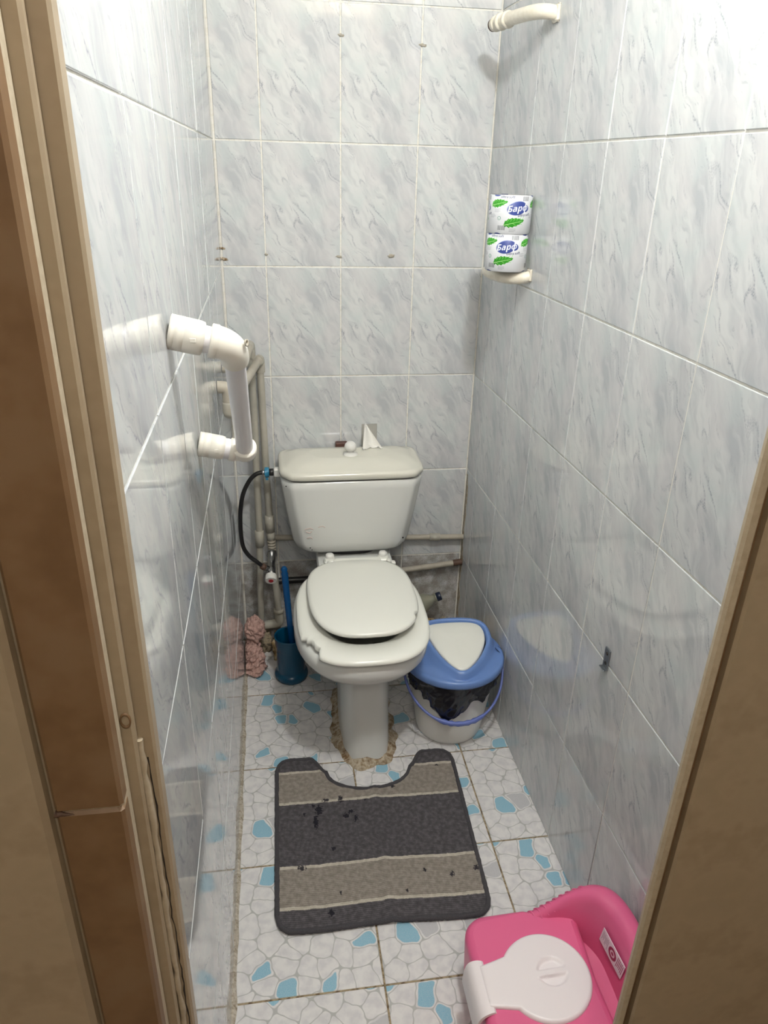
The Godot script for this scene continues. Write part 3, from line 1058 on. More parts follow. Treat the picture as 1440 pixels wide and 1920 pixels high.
	for q in [[-0.002, 0.02], [0.0025, 0.016], [0.006, 0.008], [0.013, 0.002], [0.016, -0.006]]:
		var r := ring(0.073, 0.0, 0.46, 0.07 + q[1], 0.2, 0.146 + q[1] * 0.8, 3.0, 110)
		for i in r.size():
			var k := mz.get_noise_2d(r[i].x * 3.0, r[i].z * 3.0)
			var out := (r[i] - Vector3(0.073, 0, 0.46)).normalized()
			r[i] += out * k * 0.026 * clampf(q[1] * 40.0, 0.0, 1.0)
			r[i].y = maxf(q[0] * (1.0 + 0.9 * k), -0.004)
			if i > 55:
				r[i].y *= 1.0
		rings.append(r)
	s.loft(rings, false, false)
	part(o, "mortar_collar", s, M.stain, "crumbling brown stained mortar around the foot")

# ------------------------------------------------------------------ bath mat
func build_mat() -> void:
	var m := paint(Color.WHITE, 0.95, 0.2)
	m.albedo_texture = tex(mat_print())
	m.rim_enabled = false
	var o := thing("bath_mat", "grey and taupe striped pedestal mat with spots, cut out around the toilet foot", "bath mat", Vector3(0.055, 0, 0.82))
	var nu := 92
	var nv := 72
	var rc := 0.035
	var edge := func(u: float, front: bool) -> float:
		# distance from the mat's long edge at the place u (0 to 1) across
		var x := u * 0.462
		var d := minf(x, 0.462 - x)
		var e := 0.0
		if d < rc:
			e = rc - sqrt(maxf(rc * rc - (rc - d) * (rc - d), 0.0))
		if not front:
			var c := absf(x - 0.235)
			if c < 0.15:
				# throat of the cut-out: rounded bottom and flared lips
				var t := c / 0.15
				var depth := 0.0
				if t < 0.72:
					depth = 0.052 + 0.066 * sqrt(1.0 - pow(t / 0.72, 2.0))
				else:
					depth = 0.052 * (1.0 - smoothstep(0.72, 1.0, t))
				e = maxf(e, depth)
		return e
	var wav := noise(4.0, 3, 2)
	var at := func(i: int, j: int) -> Array:
		var u := float(i) / nu
		var zb: float = edge.call(u, false)
		var zf: float = 0.484 - edge.call(u, true)
		var z := lerpf(zb, zf, float(j) / nv)
		var x := u * 0.462
		var crease := exp(-pow((x - 0.245) / 0.012, 2.0)) * 0.005
		var y := 0.0085 + crease + 0.0015 * wav.get_noise_2d(x * 4.0, z * 4.0)
		# sides lean in a little, back edge to front edge
		var wx := lerpf(-0.1715, -0.1775, z / 0.484) + x * lerpf(1.012, 0.985, z / 0.484)
		return [Vector3(wx, y, 0.577 + z + 0.011 * u + 0.003 * sin(u * 9.0) * z * 2.0), Vector2(u, z / 0.484)]
	var s := Shape.new()
	s.begin()
	for i in nu:
		for j in nv:
			var a = at.call(i, j)
			var b = at.call(i + 1, j)
			var c = at.call(i + 1, j + 1)
			var d = at.call(i, j + 1)
			s.tri(a[0], b[0], c[0], 1, a[1], b[1], c[1])
			s.tri(a[0], c[0], d[0], 1, a[1], c[1], d[1])
			# underside
			var dn := Vector3(0, 0.0075, 0)
			s.tri(a[0] - dn, c[0] - dn, b[0] - dn, 2, a[1], c[1], b[1])
			s.tri(a[0] - dn, d[0] - dn, c[0] - dn, 2, a[1], d[1], c[1])
	s.next_group = 3
	part(o, "pile", s, m)
	# bound edge all round
	var loop := []
	for i in nu + 1:
		loop.append(at.call(i, nv)[0])
	for j in range(nv - 1, 0, -1):
		loop.append(at.call(nu, j)[0])
	for i in range(nu, -1, -1):
		loop.append(at.call(i, 0)[0])
	for j in range(1, nv + 1):
		loop.append(at.call(0, j)[0])
	var path := []
	var rad := []
	var fz := noise(60.0, 2, 2)
	for p in loop:
		if path.size() and path[path.size() - 1].distance_to(p) < 0.003:
			continue
		path.append(Vector3(p.x, 0.0062 + maxf(p.y - 0.0095, 0.0), p.z))
		rad.append(0.0056 + 0.0011 * fz.get_noise_2d(p.x * 3.0, p.z * 3.0))
	s = Shape.new()
	s.tube(path, rad, 9)
	part(o, "bound_edge", s, mottled([rgb(56, 54, 58), rgb(82, 80, 83)], 0.12, 0.95, 14.0, 30))

# ------------------------------------------------------------------ swing-lid bin
func build_bin() -> void:
	var c := Vector3(0.317, 0, 0.474)
	var o := thing("swing_bin", "white bucket bin with a blue lid, white swing flap and blue handle", "waste bin", c)
	var xf := Transform3D(Basis(), c)
	var s := Shape.new()
	s.lathe([[0.086, 0.0], [0.09, 0.002], [0.0925, 0.01], [0.1, 0.06], [0.108, 0.12], [0.116, 0.18], [0.122, 0.232], [0.126, 0.236], [0.126, 0.242], [0.118, 0.242], [0.112, 0.18], [0.098, 0.07], [0.088, 0.008]], 56, xf)
	part(o, "bucket", s, M.white_plastic)
	# lid: skirt, collar sloping to a hood with a slanting top
	var flap_at := func(t: float, grow: float) -> Vector2:
		# rounded triangle with the tip to the front
		var pts := [Vector2(0.408, 0.425), Vector2(0.386, 0.402), Vector2(0.33, 0.395), Vector2(0.272, 0.398), Vector2(0.252, 0.412), Vector2(0.254, 0.452), Vector2(0.273, 0.515), Vector2(0.296, 0.558), Vector2(0.314, 0.573), Vector2(0.338, 0.566), Vector2(0.374, 0.528), Vector2(0.404, 0.473)]
		var n := pts.size()
		var f := fposmod(t, 1.0) * n
		var i := int(f)
		var k := f - i
		var p0: Vector2 = pts[(i + n - 1) % n]
		var p1: Vector2 = pts[i % n]
		var p2: Vector2 = pts[(i + 1) % n]
		var p3: Vector2 = pts[(i + 2) % n]
		var q := p1.cubic_interpolate(p2, p0, p3, k)
		var mid := Vector2(0.328, 0.468)
		return mid + (q - mid) * (1.0 + grow / (q - mid).length())
	var N := 72
	var slope := func(z: float) -> float: return 0.292 - 0.16 * (z - 0.395)
	var lid_ring := func(r: float, y: float, mix: float, grow: float, dy: float) -> PackedVector3Array:
		var out := PackedVector3Array()
		for k in N:
			var t := float(k) / N
			var f: Vector2 = flap_at.call(t, grow)
			var a := atan2(f.y - 0.468, f.x - 0.328)
			var p := Vector2(c.x + cos(a) * r, c.z + sin(a) * r)
			var q := p.lerp(f, mix)
			out.append(Vector3(q.x, lerpf(y, slope.call(f.y) + dy, mix), q.y))
		return out
	s = Shape.new()
	s.loft([lid_ring.call(0.128, 0.228, 0.0, 0.02, 0.0), lid_ring.call(0.1365, 0.226, 0.0, 0.02, 0.0), lid_ring.call(0.139, 0.231, 0.0, 0.02, 0.0), lid_ring.call(0.1385, 0.243, 0.0, 0.02, 0.0), lid_ring.call(0.135, 0.248, 0.0, 0.02, 0.0), lid_ring.call(0.13, 0.25, 0.12, 0.032, -0.03), lid_ring.call(0.12, 0.25, 0.5, 0.028, -0.026), lid_ring.call(0.12, 0.252, 0.85, 0.022, -0.014), lid_ring.call(0.12, 0.25, 1.0, 0.0175, -0.002), lid_ring.call(0.12, 0.25, 1.0, 0.013, 0.0025), lid_ring.call(0.12, 0.25, 1.0, 0.008, 0.003), lid_ring.call(0.12, 0.25, 1.0, 0.004, 0.0), lid_ring.call(0.12, 0.25, 1.0, 0.003, -0.02)], false, false)
	part(o, "lid", s, M.bin_blue, "blue plastic lid with a raised hood")
	s = Shape.new()
	var fr := []
	for q in [[0.0, -0.014], [0.0, -0.004], [-0.0015, -0.0015], [-0.005, 0.0], [-0.03, 0.004], [-0.06, 0.0055]]:
		var out := PackedVector3Array()
		for k in N:
			var f: Vector2 = flap_at.call(float(k) / N, q[0])
			out.append(Vector3(f.x, slope.call(f.y) + q[1], f.y))
		fr.append(out)
	s.loft(fr)
	part(o, "swing_flap", s, M.seat, "white swing flap shaped like a rounded triangle")
	# bail handle hanging in front
	s = Shape.new()
	var path := []
	var rad := []
	for k in 49:
		var t := PI * k / 48.0
		var drop := pow(sin(t), 0.8)
		path.append(Vector3(c.x + 0.1385 * cos(t), 0.222 - 0.112 * drop, c.z + 0.004 + 0.128 * sin(t)))
		var grip := smoothstep(0.32, 0.4, t / PI) * (1.0 - smoothstep(0.6, 0.68, t / PI))
		rad.append(0.0036 + 0.0032 * grip + 0.0012 * grip * sin(t * 40.0))
	s.tube(path, rad, 12, true, 1.5)
	part(o, "handle", s, M.bin_handle, "blue bail handle with a ribbed grip")
	# liner folded over the rim: a thing of its own
	s = Shape.new()
	var nz := noise(3.0, 12, 3)
	var rings := []
	var seg := 120
	for j in 15:
		var r := PackedVector3Array()
		for k in seg:
			var a := TAU * k / seg
			var deg := rad_to_deg(fposmod(a, TAU))
			var len_ := 0.052 + 0.016 * maxf(0.0, sin(a)) + 0.02 * nz.get_noise_2d(cos(a) * 0.7, sin(a) * 0.7)
			len_ += 0.07 * maxf(0.0, 1.0 - absf(deg - 106.0) / 42.0)
			len_ += 0.024 * maxf(0.0, 1.0 - absf(deg - 58.0) / 16.0)
			len_ -= 0.012 * maxf(0.0, 1.0 - absf(deg - 78.0) / 14.0)
			var t := j / 14.0
			var y := 0.243 - len_ * t
			var rr := 0.1275 + 0.009 * t * (1.0 - t) * 2.0 - 0.04 * len_ * t + 0.0075 * nz.get_noise_3d(cos(a) * 1.6, y * 22.0, sin(a) * 1.6) * smoothstep(0.0, 0.3, t) + 0.004 * sin(a * 23.0 + y * 90.0) * t * 0.6
			r.append(Vector3(c.x + cos(a) * rr, y, c.z + sin(a) * rr))
		rings.append(r)
	s.loft(rings, false, false)
	var inner := []
	for q in [[0.1275, 0.243], [0.117, 0.24], [0.108, 0.17], [0.094, 0.06], [0.05, 0.02]]:
		inner.append(ring(c.x, q[1], c.z, q[0], q[0], q[0], 2.0, 60))
	s.loft(inner, false, true, [], false)
	# scrap of film that sticks out over the lid at the wall side
	s.begin()
	s.next_group += 1
	var film := [Vector3(0.424, 0.252, 0.43), Vector3(0.4405, 0.2505, 0.462), Vector3(0.452, 0.25, 0.478), Vector3(0.456, 0.232, 0.486), Vector3(0.4515, 0.246, 0.503), Vector3(0.437, 0.2535, 0.492), Vector3(0.43, 0.2545, 0.468)]
	for k in range(1, film.size() - 1):
		s.tri(film[0], film[k], film[k + 1], -1)
	single("bin_liner", s, M.bag, "crumpled black bin bag folded over the rim of the white bucket", "bin bag", c)

# ------------------------------------------------------------------ child's potty
func build_potty() -> void:
	var o := thing("child_potty", "pink plastic child's potty with a moulded backrest by the tiled wall", "potty", Vector3(0.33, 0, 1.32))
	# plan: x towards the backrest (right wall), z along the wall. outer shell with a rim that climbs to the backrest
	var N := 96
	var cz := 1.33
	var shell := func(grow: float, lift: float, low: float) -> PackedVector3Array:
		# grow: how far outside the seat outline; low 1 = at the floor
		var r := PackedVector3Array()
		for k in N:
			var a := TAU * k / N
			var cx := 0.325
			var thick := 1.0 + 0.75 * smoothstep(0.0, 0.9, cos(a))
			var x := cx + (0.142 + grow * thick) * spow(cos(a), 2.0 / 3.6)
			var z := cz + (0.142 + grow * thick) * spow(sin(a), 2.0 / 3.6)
			var back := smoothstep(0.26, 0.455, cx + 0.142 * spow(cos(a), 2.0 / 3.6))
			var y := lerpf(0.152, 0.242, back) + lift
			# the far-side arm stands a little over the seat
			if low > 0.0:
				y = lerpf(y, 0.0, low)
				x = lerpf(x, cx + (x - cx) * 0.94, low)
				z = lerpf(z, cz + (z - cz) * 0.94, low)
			r.append(Vector3(x, y, z))
		return r
	var s := Shape.new()
	s.loft([shell.call(-0.012, 0.0, 1.0), shell.call(-0.004, 0.0, 0.96), shell.call(-0.002, -0.02, 0.5), shell.call(-0.001, -0.02, 0.0), shell.call(0.0, -0.008, 0.0), shell.call(-0.003, 0.001, 0.0), shell.call(-0.009, 0.005, 0.0), shell.call(-0.016, 0.004, 0.0), shell.call(-0.021, -0.002, 0.0), shell.call(-0.024, -0.012, 0.0), shell.call(-0.028, -0.05, 0.0), shell.call(-0.032, 0.0, 0.4)], true, true)
	part(o, "shell", s, M.pink)
	# grip ribs on the arm
	for k in 9:
		s = Shape.new()
		var x := 0.305 + 0.0115 * k
		var y := lerpf(0.152, 0.242, smoothstep(0.26, 0.455, x))
		var nx := pow((x - 0.325) / 0.142, 2.0)
		var z := cz - 0.142 * pow(maxf(1.0 - pow(absf((x - 0.325) / 0.142), 3.6), 0.0), 1.0 / 3.6)
		s.tube(bend([Vector3(x - 0.002, y - 0.006, z - 0.0005), Vector3(x, y + 0.0035, z + 0.006), Vector3(x + 0.003, y + 0.0045, z + 0.013), Vector3(x + 0.005, y - 0.002, z + 0.0225)], 5), 0.0023, 8)
		part(o, "grip_rib", s, M.pink)
	# seat deck with rounded front corners; ends short of the backrest
	s = Shape.new()
	var deck := func(grow: float, y: float) -> PackedVector3Array:
		var r := PackedVector3Array()
		var pts := []
		for k in 17:
			var a := PI + PI / 2 * k / 16.0
			pts.append(Vector2(0.213 + (0.042 + grow) * cos(a), 1.226 + (0.042 + grow) * sin(a)))
		pts.append(Vector2(0.29, 1.186 - grow * 0.6))
		pts.append(Vector2(0.345, 1.202 - grow * 0.6))
		pts.append(Vector2(0.384 + grow * 0.5, 1.217 - grow * 0.4))
		pts.append(Vector2(0.386 + grow, 1.225))
		pts.append(Vector2(0.379 + grow, 1.33))
		pts.append(Vector2(0.382 + grow, 1.43))
		pts.append(Vector2(0.345, 1.466 + grow))
		for k in 17:
			var a := PI / 2 + PI / 2 * k / 16.0
			pts.append(Vector2(0.213 + (0.042 + grow) * cos(a), 1.424 + (0.042 + grow) * sin(a)))
		for p in pts:
			r.append(Vector3(p.x, y + 0.01 * (p.x - 0.17) / 0.2, p.y))
		return r
	s.loft([deck.call(-0.004, 0.06), deck.call(0.0, 0.14), deck.call(0.0, 0.15), deck.call(-0.003, 0.157), deck.call(-0.009, 0.161), deck.call(-0.014, 0.1622)], false, false)
	s.cover(deck.call(-0.014, 0.1622))
	s.cover(deck.call(-0.004, 0.06), false)
	part(o, "seat_deck", s, M.pink)
	# white lid with two finger hollows and a bent tab over the front
	s = Shape.new()
	var lc := Vector2(0.291, 1.318)
	var lid := func(grow: float, y: float) -> PackedVector3Array:
		var r := PackedVector3Array()
		for k in 80:
			var a := TAU * k / 80
			var d := 0.078 + grow
			var p := lc + Vector2(cos(a), sin(a)) * d
			# tongue towards the front
			var dev := absf(wrapf(a - PI, -PI, PI))
			if dev < 0.62:
				p.x = lc.x - (0.112 + grow) if dev < 0.46 else lerpf(lc.x - (0.112 + grow), p.x, smoothstep(0.46, 0.62, dev))
				p.y = clampf(p.y * 1.0, lc.y - 0.047 - grow, lc.y + 0.047 + grow)
				if dev < 0.46:
					p.y = lc.y + (0.042 + grow) * sin(wrapf(PI - a, -PI, PI)) / sin(0.46)
			r.append(Vector3(p.x, y + 0.05 * (p.x - 0.17), p.y))
		return r
	var lr := [lid.call(-0.004, 0.157), lid.call(0.0, 0.159), lid.call(0.0005, 0.1625), lid.call(-0.001, 0.166), lid.call(-0.004, 0.168)]
	# top of the lid: closes in on the middle, with two half-moon finger hollows
	var rim_: PackedVector3Array = lid.call(-0.004, 0.168)
	for j in range(1, 30):
		var f := 1.0 - j / 29.6
		var r := PackedVector3Array()
		for p in rim_:
			var x := lc.x + (p.x - lc.x) * f
			var z := lc.y + (p.z - lc.y) * f
			var dx := x - (lc.x + 0.012)
			var dz := z - (lc.y - 0.004)
			var y := 0.168 + 0.0022 * (1.0 - pow(f, 3.0)) + 0.05 * (x - 0.17)
			var e := 1.0 - sqrt(dx * dx / 0.00082 + dz * dz / 0.00072)
			if e > 0.0:
				y -= 0.0065 * smoothstep(0.0, 0.22, e) * smoothstep(0.0045, 0.0075, absf(dz)) * (1.0 if dz > 0.0 else 0.8)
			r.append(Vector3(x, y, z))
		lr.append(r)
	s.loft(lr)
	var ld := part(o, "lid", s, M.potty_white, "round white lid with a moulded finger grip")
	s = Shape.new()
	var tab := []
	for v3 in bend([Vector3(0.186, 0.1665, 0.0445), Vector3(0.177, 0.1668, 0.046), Vector3(0.167, 0.163, 0.047), Vector3(0.1605, 0.155, 0.047), Vector3(0.1565, 0.14, 0.046), Vector3(0.1545, 0.115, 0.045)], 4):
		var q := [v3.x, v3.y, v3.z]
		tab.append(PackedVector3Array([Vector3(q[0], q[1], lc.y - q[2]), Vector3(q[0], q[1], lc.y + q[2]), Vector3(q[0] + 0.004, q[1] - 0.004, lc.y + q[2]), Vector3(q[0] + 0.004, q[1] - 0.004, lc.y - q[2])]))
	s.loft(tab, true, true, [], true, true)
	part(ld, "tab", s, M.potty_white)
	# maker's sticker inside the backrest
	var im := Image.create(64, 160, false, Image.FORMAT_RGB8)
	im.fill(rgb(226, 214, 222))
	var rng := RandomNumberGenerator.new()
	rng.seed = 5
	for k in 9:
		im.fill_rect(Rect2i(8 + rng.randi() % 8, 8 + k * 5, 20 + rng.randi() % 26, 2), rgb(150, 130, 146))
	ellipse(im, Vector2(32, 84), Vector2(22, 26), 0.0, rgb(150, 40, 78))
	ellipse(im, Vector2(32, 84), Vector2(12, 15), 0.0, rgb(226, 200, 212))
	ellipse(im, Vector2(32, 84), Vector2(6, 8), 0.0, rgb(150, 40, 78))
	for k in 6:
		im.fill_rect(Rect2i(6 + rng.randi() % 10, 116 + k * 7, 30 + rng.randi() % 18, 3), rgb(150, 50, 84))
	var sm := paint(Color.WHITE, 0.4)
	sm.albedo_texture = tex(im)
	s = Shape.new()
	s.begin()
	var c := [Vector3(0.412, 0.21, 1.27), Vector3(0.4175, 0.21, 1.345), Vector3(0.413, 0.18, 1.345), Vector3(0.4075, 0.18, 1.27)]
	var b := []
	for p in c:
		b.append(p + Vector3(0.0012, 0, 0))
	s.tri(c[0], c[1], c[2], 1, Vector2(0, 0), Vector2(0, 1), Vector2(1, 1))
	s.tri(c[0], c[2], c[3], 1, Vector2(0, 0), Vector2(1, 1), Vector2(1, 0))
	for k in 4:
		var j := (k + 1) % 4
		s.quad(c[k], b[k], b[j], c[j], -1)
	s.quad(b[0], b[3], b[2], b[1], 2)
	s.orient()
	part(o, "sticker", s, sm, "white and dark red printed sticker")

# ------------------------------------------------------------------ pipes
func socket_profile(r: float, l: float) -> Array:
	return [[r * 0.8, 0.0], [r, 0.0012], [r, l * 0.16], [r * 0.975, l * 0.165], [r * 0.975, l * 0.175], [r, l * 0.18], [r, l * 0.42], [r * 0.98, l * 0.425], [r * 0.98, l * 0.435], [r, l * 0.44], [r * 0.99, l * 0.85], [r * 0.94, l * 0.97], [r * 0.8, l]]

func build_towel_pipe() -> void:
	var o := thing("bypass_pipe", "white plastic pipe bridge with elbows standing out from the tiled side wall", "pipe", Vector3(XL, 1.14, 1.04))
	var a0 := Vector3(XL + 0.001, 1.257, 1.152)
	var c1 := Vector3(-0.187, 1.2375, 1.146)
	var c2 := Vector3(-0.19, 1.0155, 0.929)
	var b0 := Vector3(XL + 0.001, 1.034, 0.934)
	for q in [[a0, c1, 0.0215, 0.043], [b0, c2, 0.0198, 0.042]]:
		var d: Vector3 = (q[1] - q[0]).normalized()
		var s := Shape.new()
		s.lathe(socket_profile(q[2], q[3]), 32, along(q[0], q[1]))
		var cp := part(o, "coupling", s, M.ppr)
		s = Shape.new()
		s.box(q[0] + d * q[3] * 0.72 + Vector3(0, 0.0, q[2] - 0.0005), Vector3(0.008, 0.006, 0.002), 0.0008)
		part(cp, "key_notch", s, M.ppr)
		s = Shape.new()
		s.lathe([[0.0168, q[3] * 0.95], [0.0168, q[3] * 1.25]], 28, along(q[0], q[1]))
		part(o, "nipple", s, M.pipe_white)
	# upper elbow: wide collar, round shoulder, down into the pipe
	var dn := (c2 - c1).normalized()
	var d1 := (c1 - a0).normalized()
	var s := Shape.new()
	var p := fillet(a0 + d1 * 0.051, c1, c1 + dn * 0.031, 0.022, 14)
	var rad := []
	for i in p.size():
		rad.append(lerpf(0.0205, 0.0185, float(i) / (p.size() - 1)))
	s.tube(p, rad, 32)
	var e1 := part(o, "elbow", s, M.ppr)
	s = Shape.new()
	s.lathe([[0.0195, -0.001], [0.0212, 0.0], [0.0212, 0.008], [0.02, 0.009]], 32, along(a0 + d1 * 0.051, c1))
	part(e1, "collar", s, M.ppr)
	s = Shape.new()
	s.lathe([[0.004, -0.001], [0.0048, 0.0012], [0.003, 0.0012], [0.002, -0.001]], 14, along(c1 + Vector3(0.0165, 0.004, 0.004), c1 + Vector3(0.04, 0.006, 0.016)), [], true, true)
	part(e1, "moulding_mark", s, M.old_pipe)
	s = Shape.new()
	s.tube([c1 + dn * 0.02, c2 - dn * 0.012], 0.0137, 32)
	part(o, "riser", s, M.pipe_white)
	s = Shape.new()
	var d2 := (c2 - b0).normalized()
	p = fillet(b0 + d2 * 0.05, c2, c2 - dn * 0.018, 0.016, 12)
	s.tube(p, 0.0172, 32)
	var e2 := part(o, "elbow", s, M.ppr)
	s = Shape.new()
	s.lathe([[0.015, -0.002], [0.0185, -0.001], [0.0195, 0.006], [0.0195, 0.016], [0.0185, 0.018], [0.0146, 0.018]], 32, along(c2 - dn * 0.001, c2 - dn * 0.05))
	part(e2, "collar", s, M.ppr)
	s = Shape.new()
	s.lathe([[0.017, 0.0], [0.0188, 0.001], [0.0188, 0.01], [0.0175, 0.011]], 32, along(b0 + d2 * 0.05, c2))
	part(e2, "collar", s, M.ppr)

func build_grey_pipes() -> void:
	# cold riser in the corner, fed from the side wall
	var o := thing("water_riser", "grey plastic riser beside the cistern with a ribbed joint and a bent head", "pipe", Vector3(-0.165, 0, 0.045))
	var top := Vector3(-0.1765, 0.957, 0.042)
	var s := Shape.new()
	s.tube([Vector3(-0.1765, 0.95, 0.042), Vector3(-0.1742, 0.68, 0.042), Vector3(-0.17, 0.49, 0.042), Vector3(-0.1655, 0.33, 0.042), Vector3(-0.153, 0.11, 0.042)], 0.0105, 20)
	part(o, "riser", s, M.pipe_grey)
	s = Shape.new()
	s.tube(fillet(Vector3(-0.1768, 0.92, 0.042), top, top.lerp(Vector3(-0.216, 0.99, 0.46), 0.08), 0.016), 0.0142, 24)
	part(o, "elbow", s, M.pipe_grey)
	s = Shape.new()
	s.tube([top, Vector3(-0.214, 0.984, 0.44)], 0.0105, 20)
	part(o, "cross_run", s, M.old_pipe)
	for q in [[0.478, 0.422, 0.0142], [0.422, 0.395, 0.0128]]:
		s = Shape.new()
		var x: float = -0.17 + (0.49 - q[0]) * 0.028
		s.lathe([[0.011, 0.0], [q[2], 0.001], [q[2], q[0] - q[1] - 0.001], [0.011, q[0] - q[1]]], 24, Transform3D(Basis(), Vector3(x, q[1], 0.042)))
		part(o, "joint", s, M.pipe_grey)
	for k in 7:
		s = Shape.new()
		var y := 0.385 - 0.0095 * k
		s.lathe([[0.0108, 0.0], [0.0132, 0.002], [0.0132, 0.006], [0.0108, 0.008]], 20, Transform3D(Basis(), Vector3(-0.167 + 0.0003 * k, y, 0.042)))
		part(o, "rib", s, M.old_pipe)
	s = Shape.new()
	s.tube(fillet(Vector3(-0.154, 0.135, 0.042), Vector3(-0.152, 0.088, 0.042), Vector3(-0.2, 0.082, 0.042), 0.014), 0.0148, 24)
	part(o, "foot_elbow", s, M.pipe_grey)
	s = Shape.new()
	s.lathe([[0.012, 0.0], [0.0165, 0.001], [0.0165, 0.012], [0.012, 0.013]], 24, Transform3D(Basis(), Vector3(-0.1545, 0.128, 0.042)))
	part(o, "foot_collar", s, M.old_pipe)
	# second riser nearer the corner
	var o2 := thing("water_riser", "grey plastic riser close to the tiled side wall corner, partly behind the black hose", "pipe", Vector3(-0.203, 0, 0.062))
	s = Shape.new()
	s.tube([Vector3(-0.2, 0.985, 0.062), Vector3(-0.199, 0.77, 0.062), Vector3(-0.2005, 0.6, 0.062), Vector3(-0.2015, 0.43, 0.062), Vector3(-0.211, 0.12, 0.062), Vector3(-0.212, 0.03, 0.062)], 0.0102, 20)
	part(o2, "riser", s, M.pipe_grey)
	s = Shape.new()
	s.tube(fillet(Vector3(-0.2, 0.965, 0.062), Vector3(-0.2, 1.002, 0.062), Vector3(-0.205, 0.9965, 0.11), 0.016), 0.0138, 24)
	part(o2, "elbow", s, M.pipe_grey)
	s = Shape.new()
	s.tube(fillet(Vector3(-0.2005, 1.001, 0.09), Vector3(-0.212, 0.9935, 0.2726), Vector3(XL + 0.001, 0.9925, 0.2726), 0.02), 0.0102, 20)
	part(o2, "cross_run", s, M.old_pipe)
	s = Shape.new()
	s.lathe([[0.011, 0.0], [0.0138, 0.001], [0.0138, 0.052], [0.011, 0.053]], 24, Transform3D(Basis(), Vector3(-0.2022, 0.385, 0.062)))
	part(o2, "joint", s, M.pipe_grey)
	s = Shape.new()
	s.lathe([[0.0142, 0.0], [0.0142, 0.028], [0.0115, 0.03]], 24, along(Vector3(XL + 0.001, 0.9925, 0.2726), Vector3(0, 0.9925, 0.2726)))
	part(o2, "wall_socket", s, M.pipe_grey)
	# capped tee from the side wall
	var o3 := thing("capped_branch", "short grey pipe branch turned down from the tiled side wall, ending in a round cap", "pipe", Vector3(XL, 0.97, 0.46))
	s = Shape.new()
	s.tube(fillet(Vector3(XL + 0.001, 0.9945, 0.461), Vector3(-0.2405, 0.9945, 0.461), Vector3(-0.2405, 0.962, 0.461), 0.014), 0.0138, 24)
	part(o3, "elbow", s, M.old_pipe)
	s = Shape.new()
	s.lathe([[0.0005, -0.0395], [0.007, -0.038], [0.0125, -0.033], [0.0148, -0.025], [0.0148, -0.004], [0.0136, -0.001], [0.011, 0.0], [0.011, 0.004]], 24, Transform3D(Basis(), Vector3(-0.2405, 0.962, 0.461)))
	part(o3, "end_cap", s, M.pipe_grey)
	# level pipes along the foot of the back wall
	var o4 := thing("level_pipe", "upper old grey pipe running level along the back wall, with a sleeve", "pipe", Vector3(0.2, 0.36, 0.02), "level pipes at the foot of the back wall")
	s = Shape.new()
	s.tube([Vector3(-0.164, 0.392, 0.022), Vector3(0.05, 0.379, 0.022), Vector3(XR - 0.001, 0.364, 0.022)], 0.0088, 18)
	part(o4, "run", s, M.old_pipe)
	s = Shape.new()
	s.lathe([[0.009, 0.0], [0.0118, 0.001], [0.0118, 0.034], [0.009, 0.035]], 24, along(Vector3(0.336, 0.3687, 0.022), Vector3(0.4, 0.3664, 0.022)))
	part(o4, "sleeve", s, M.pipe_grey)
	var o5 := thing("level_pipe", "lower dirty pipe with blackened ends along the foot of the back wall", "pipe", Vector3(0.3, 0.26, 0.02), "level pipes at the foot of the back wall")
	s = Shape.new()
	s.tube([Vector3(0.2, 0.247, 0.026), Vector3(0.3, 0.2575, 0.026), Vector3(XR - 0.002, 0.273, 0.026)], 0.0092, 18)
	part(o5, "run", s, M.old_pipe)
	s = Shape.new()
	s.tube([Vector3(-0.15, 0.236, 0.026), Vector3(0.05, 0.238, 0.026), Vector3(0.205, 0.248, 0.026)], 0.011, 16)
	part(o5, "rubber_run", s, M.black_rubber)
	s = Shape.new()
	s.tube([Vector3(XR - 0.03, 0.2712, 0.027), Vector3(XR - 0.001, 0.274, 0.027)], 0.0106, 16)
	part(o5, "tape", s, M.rust)

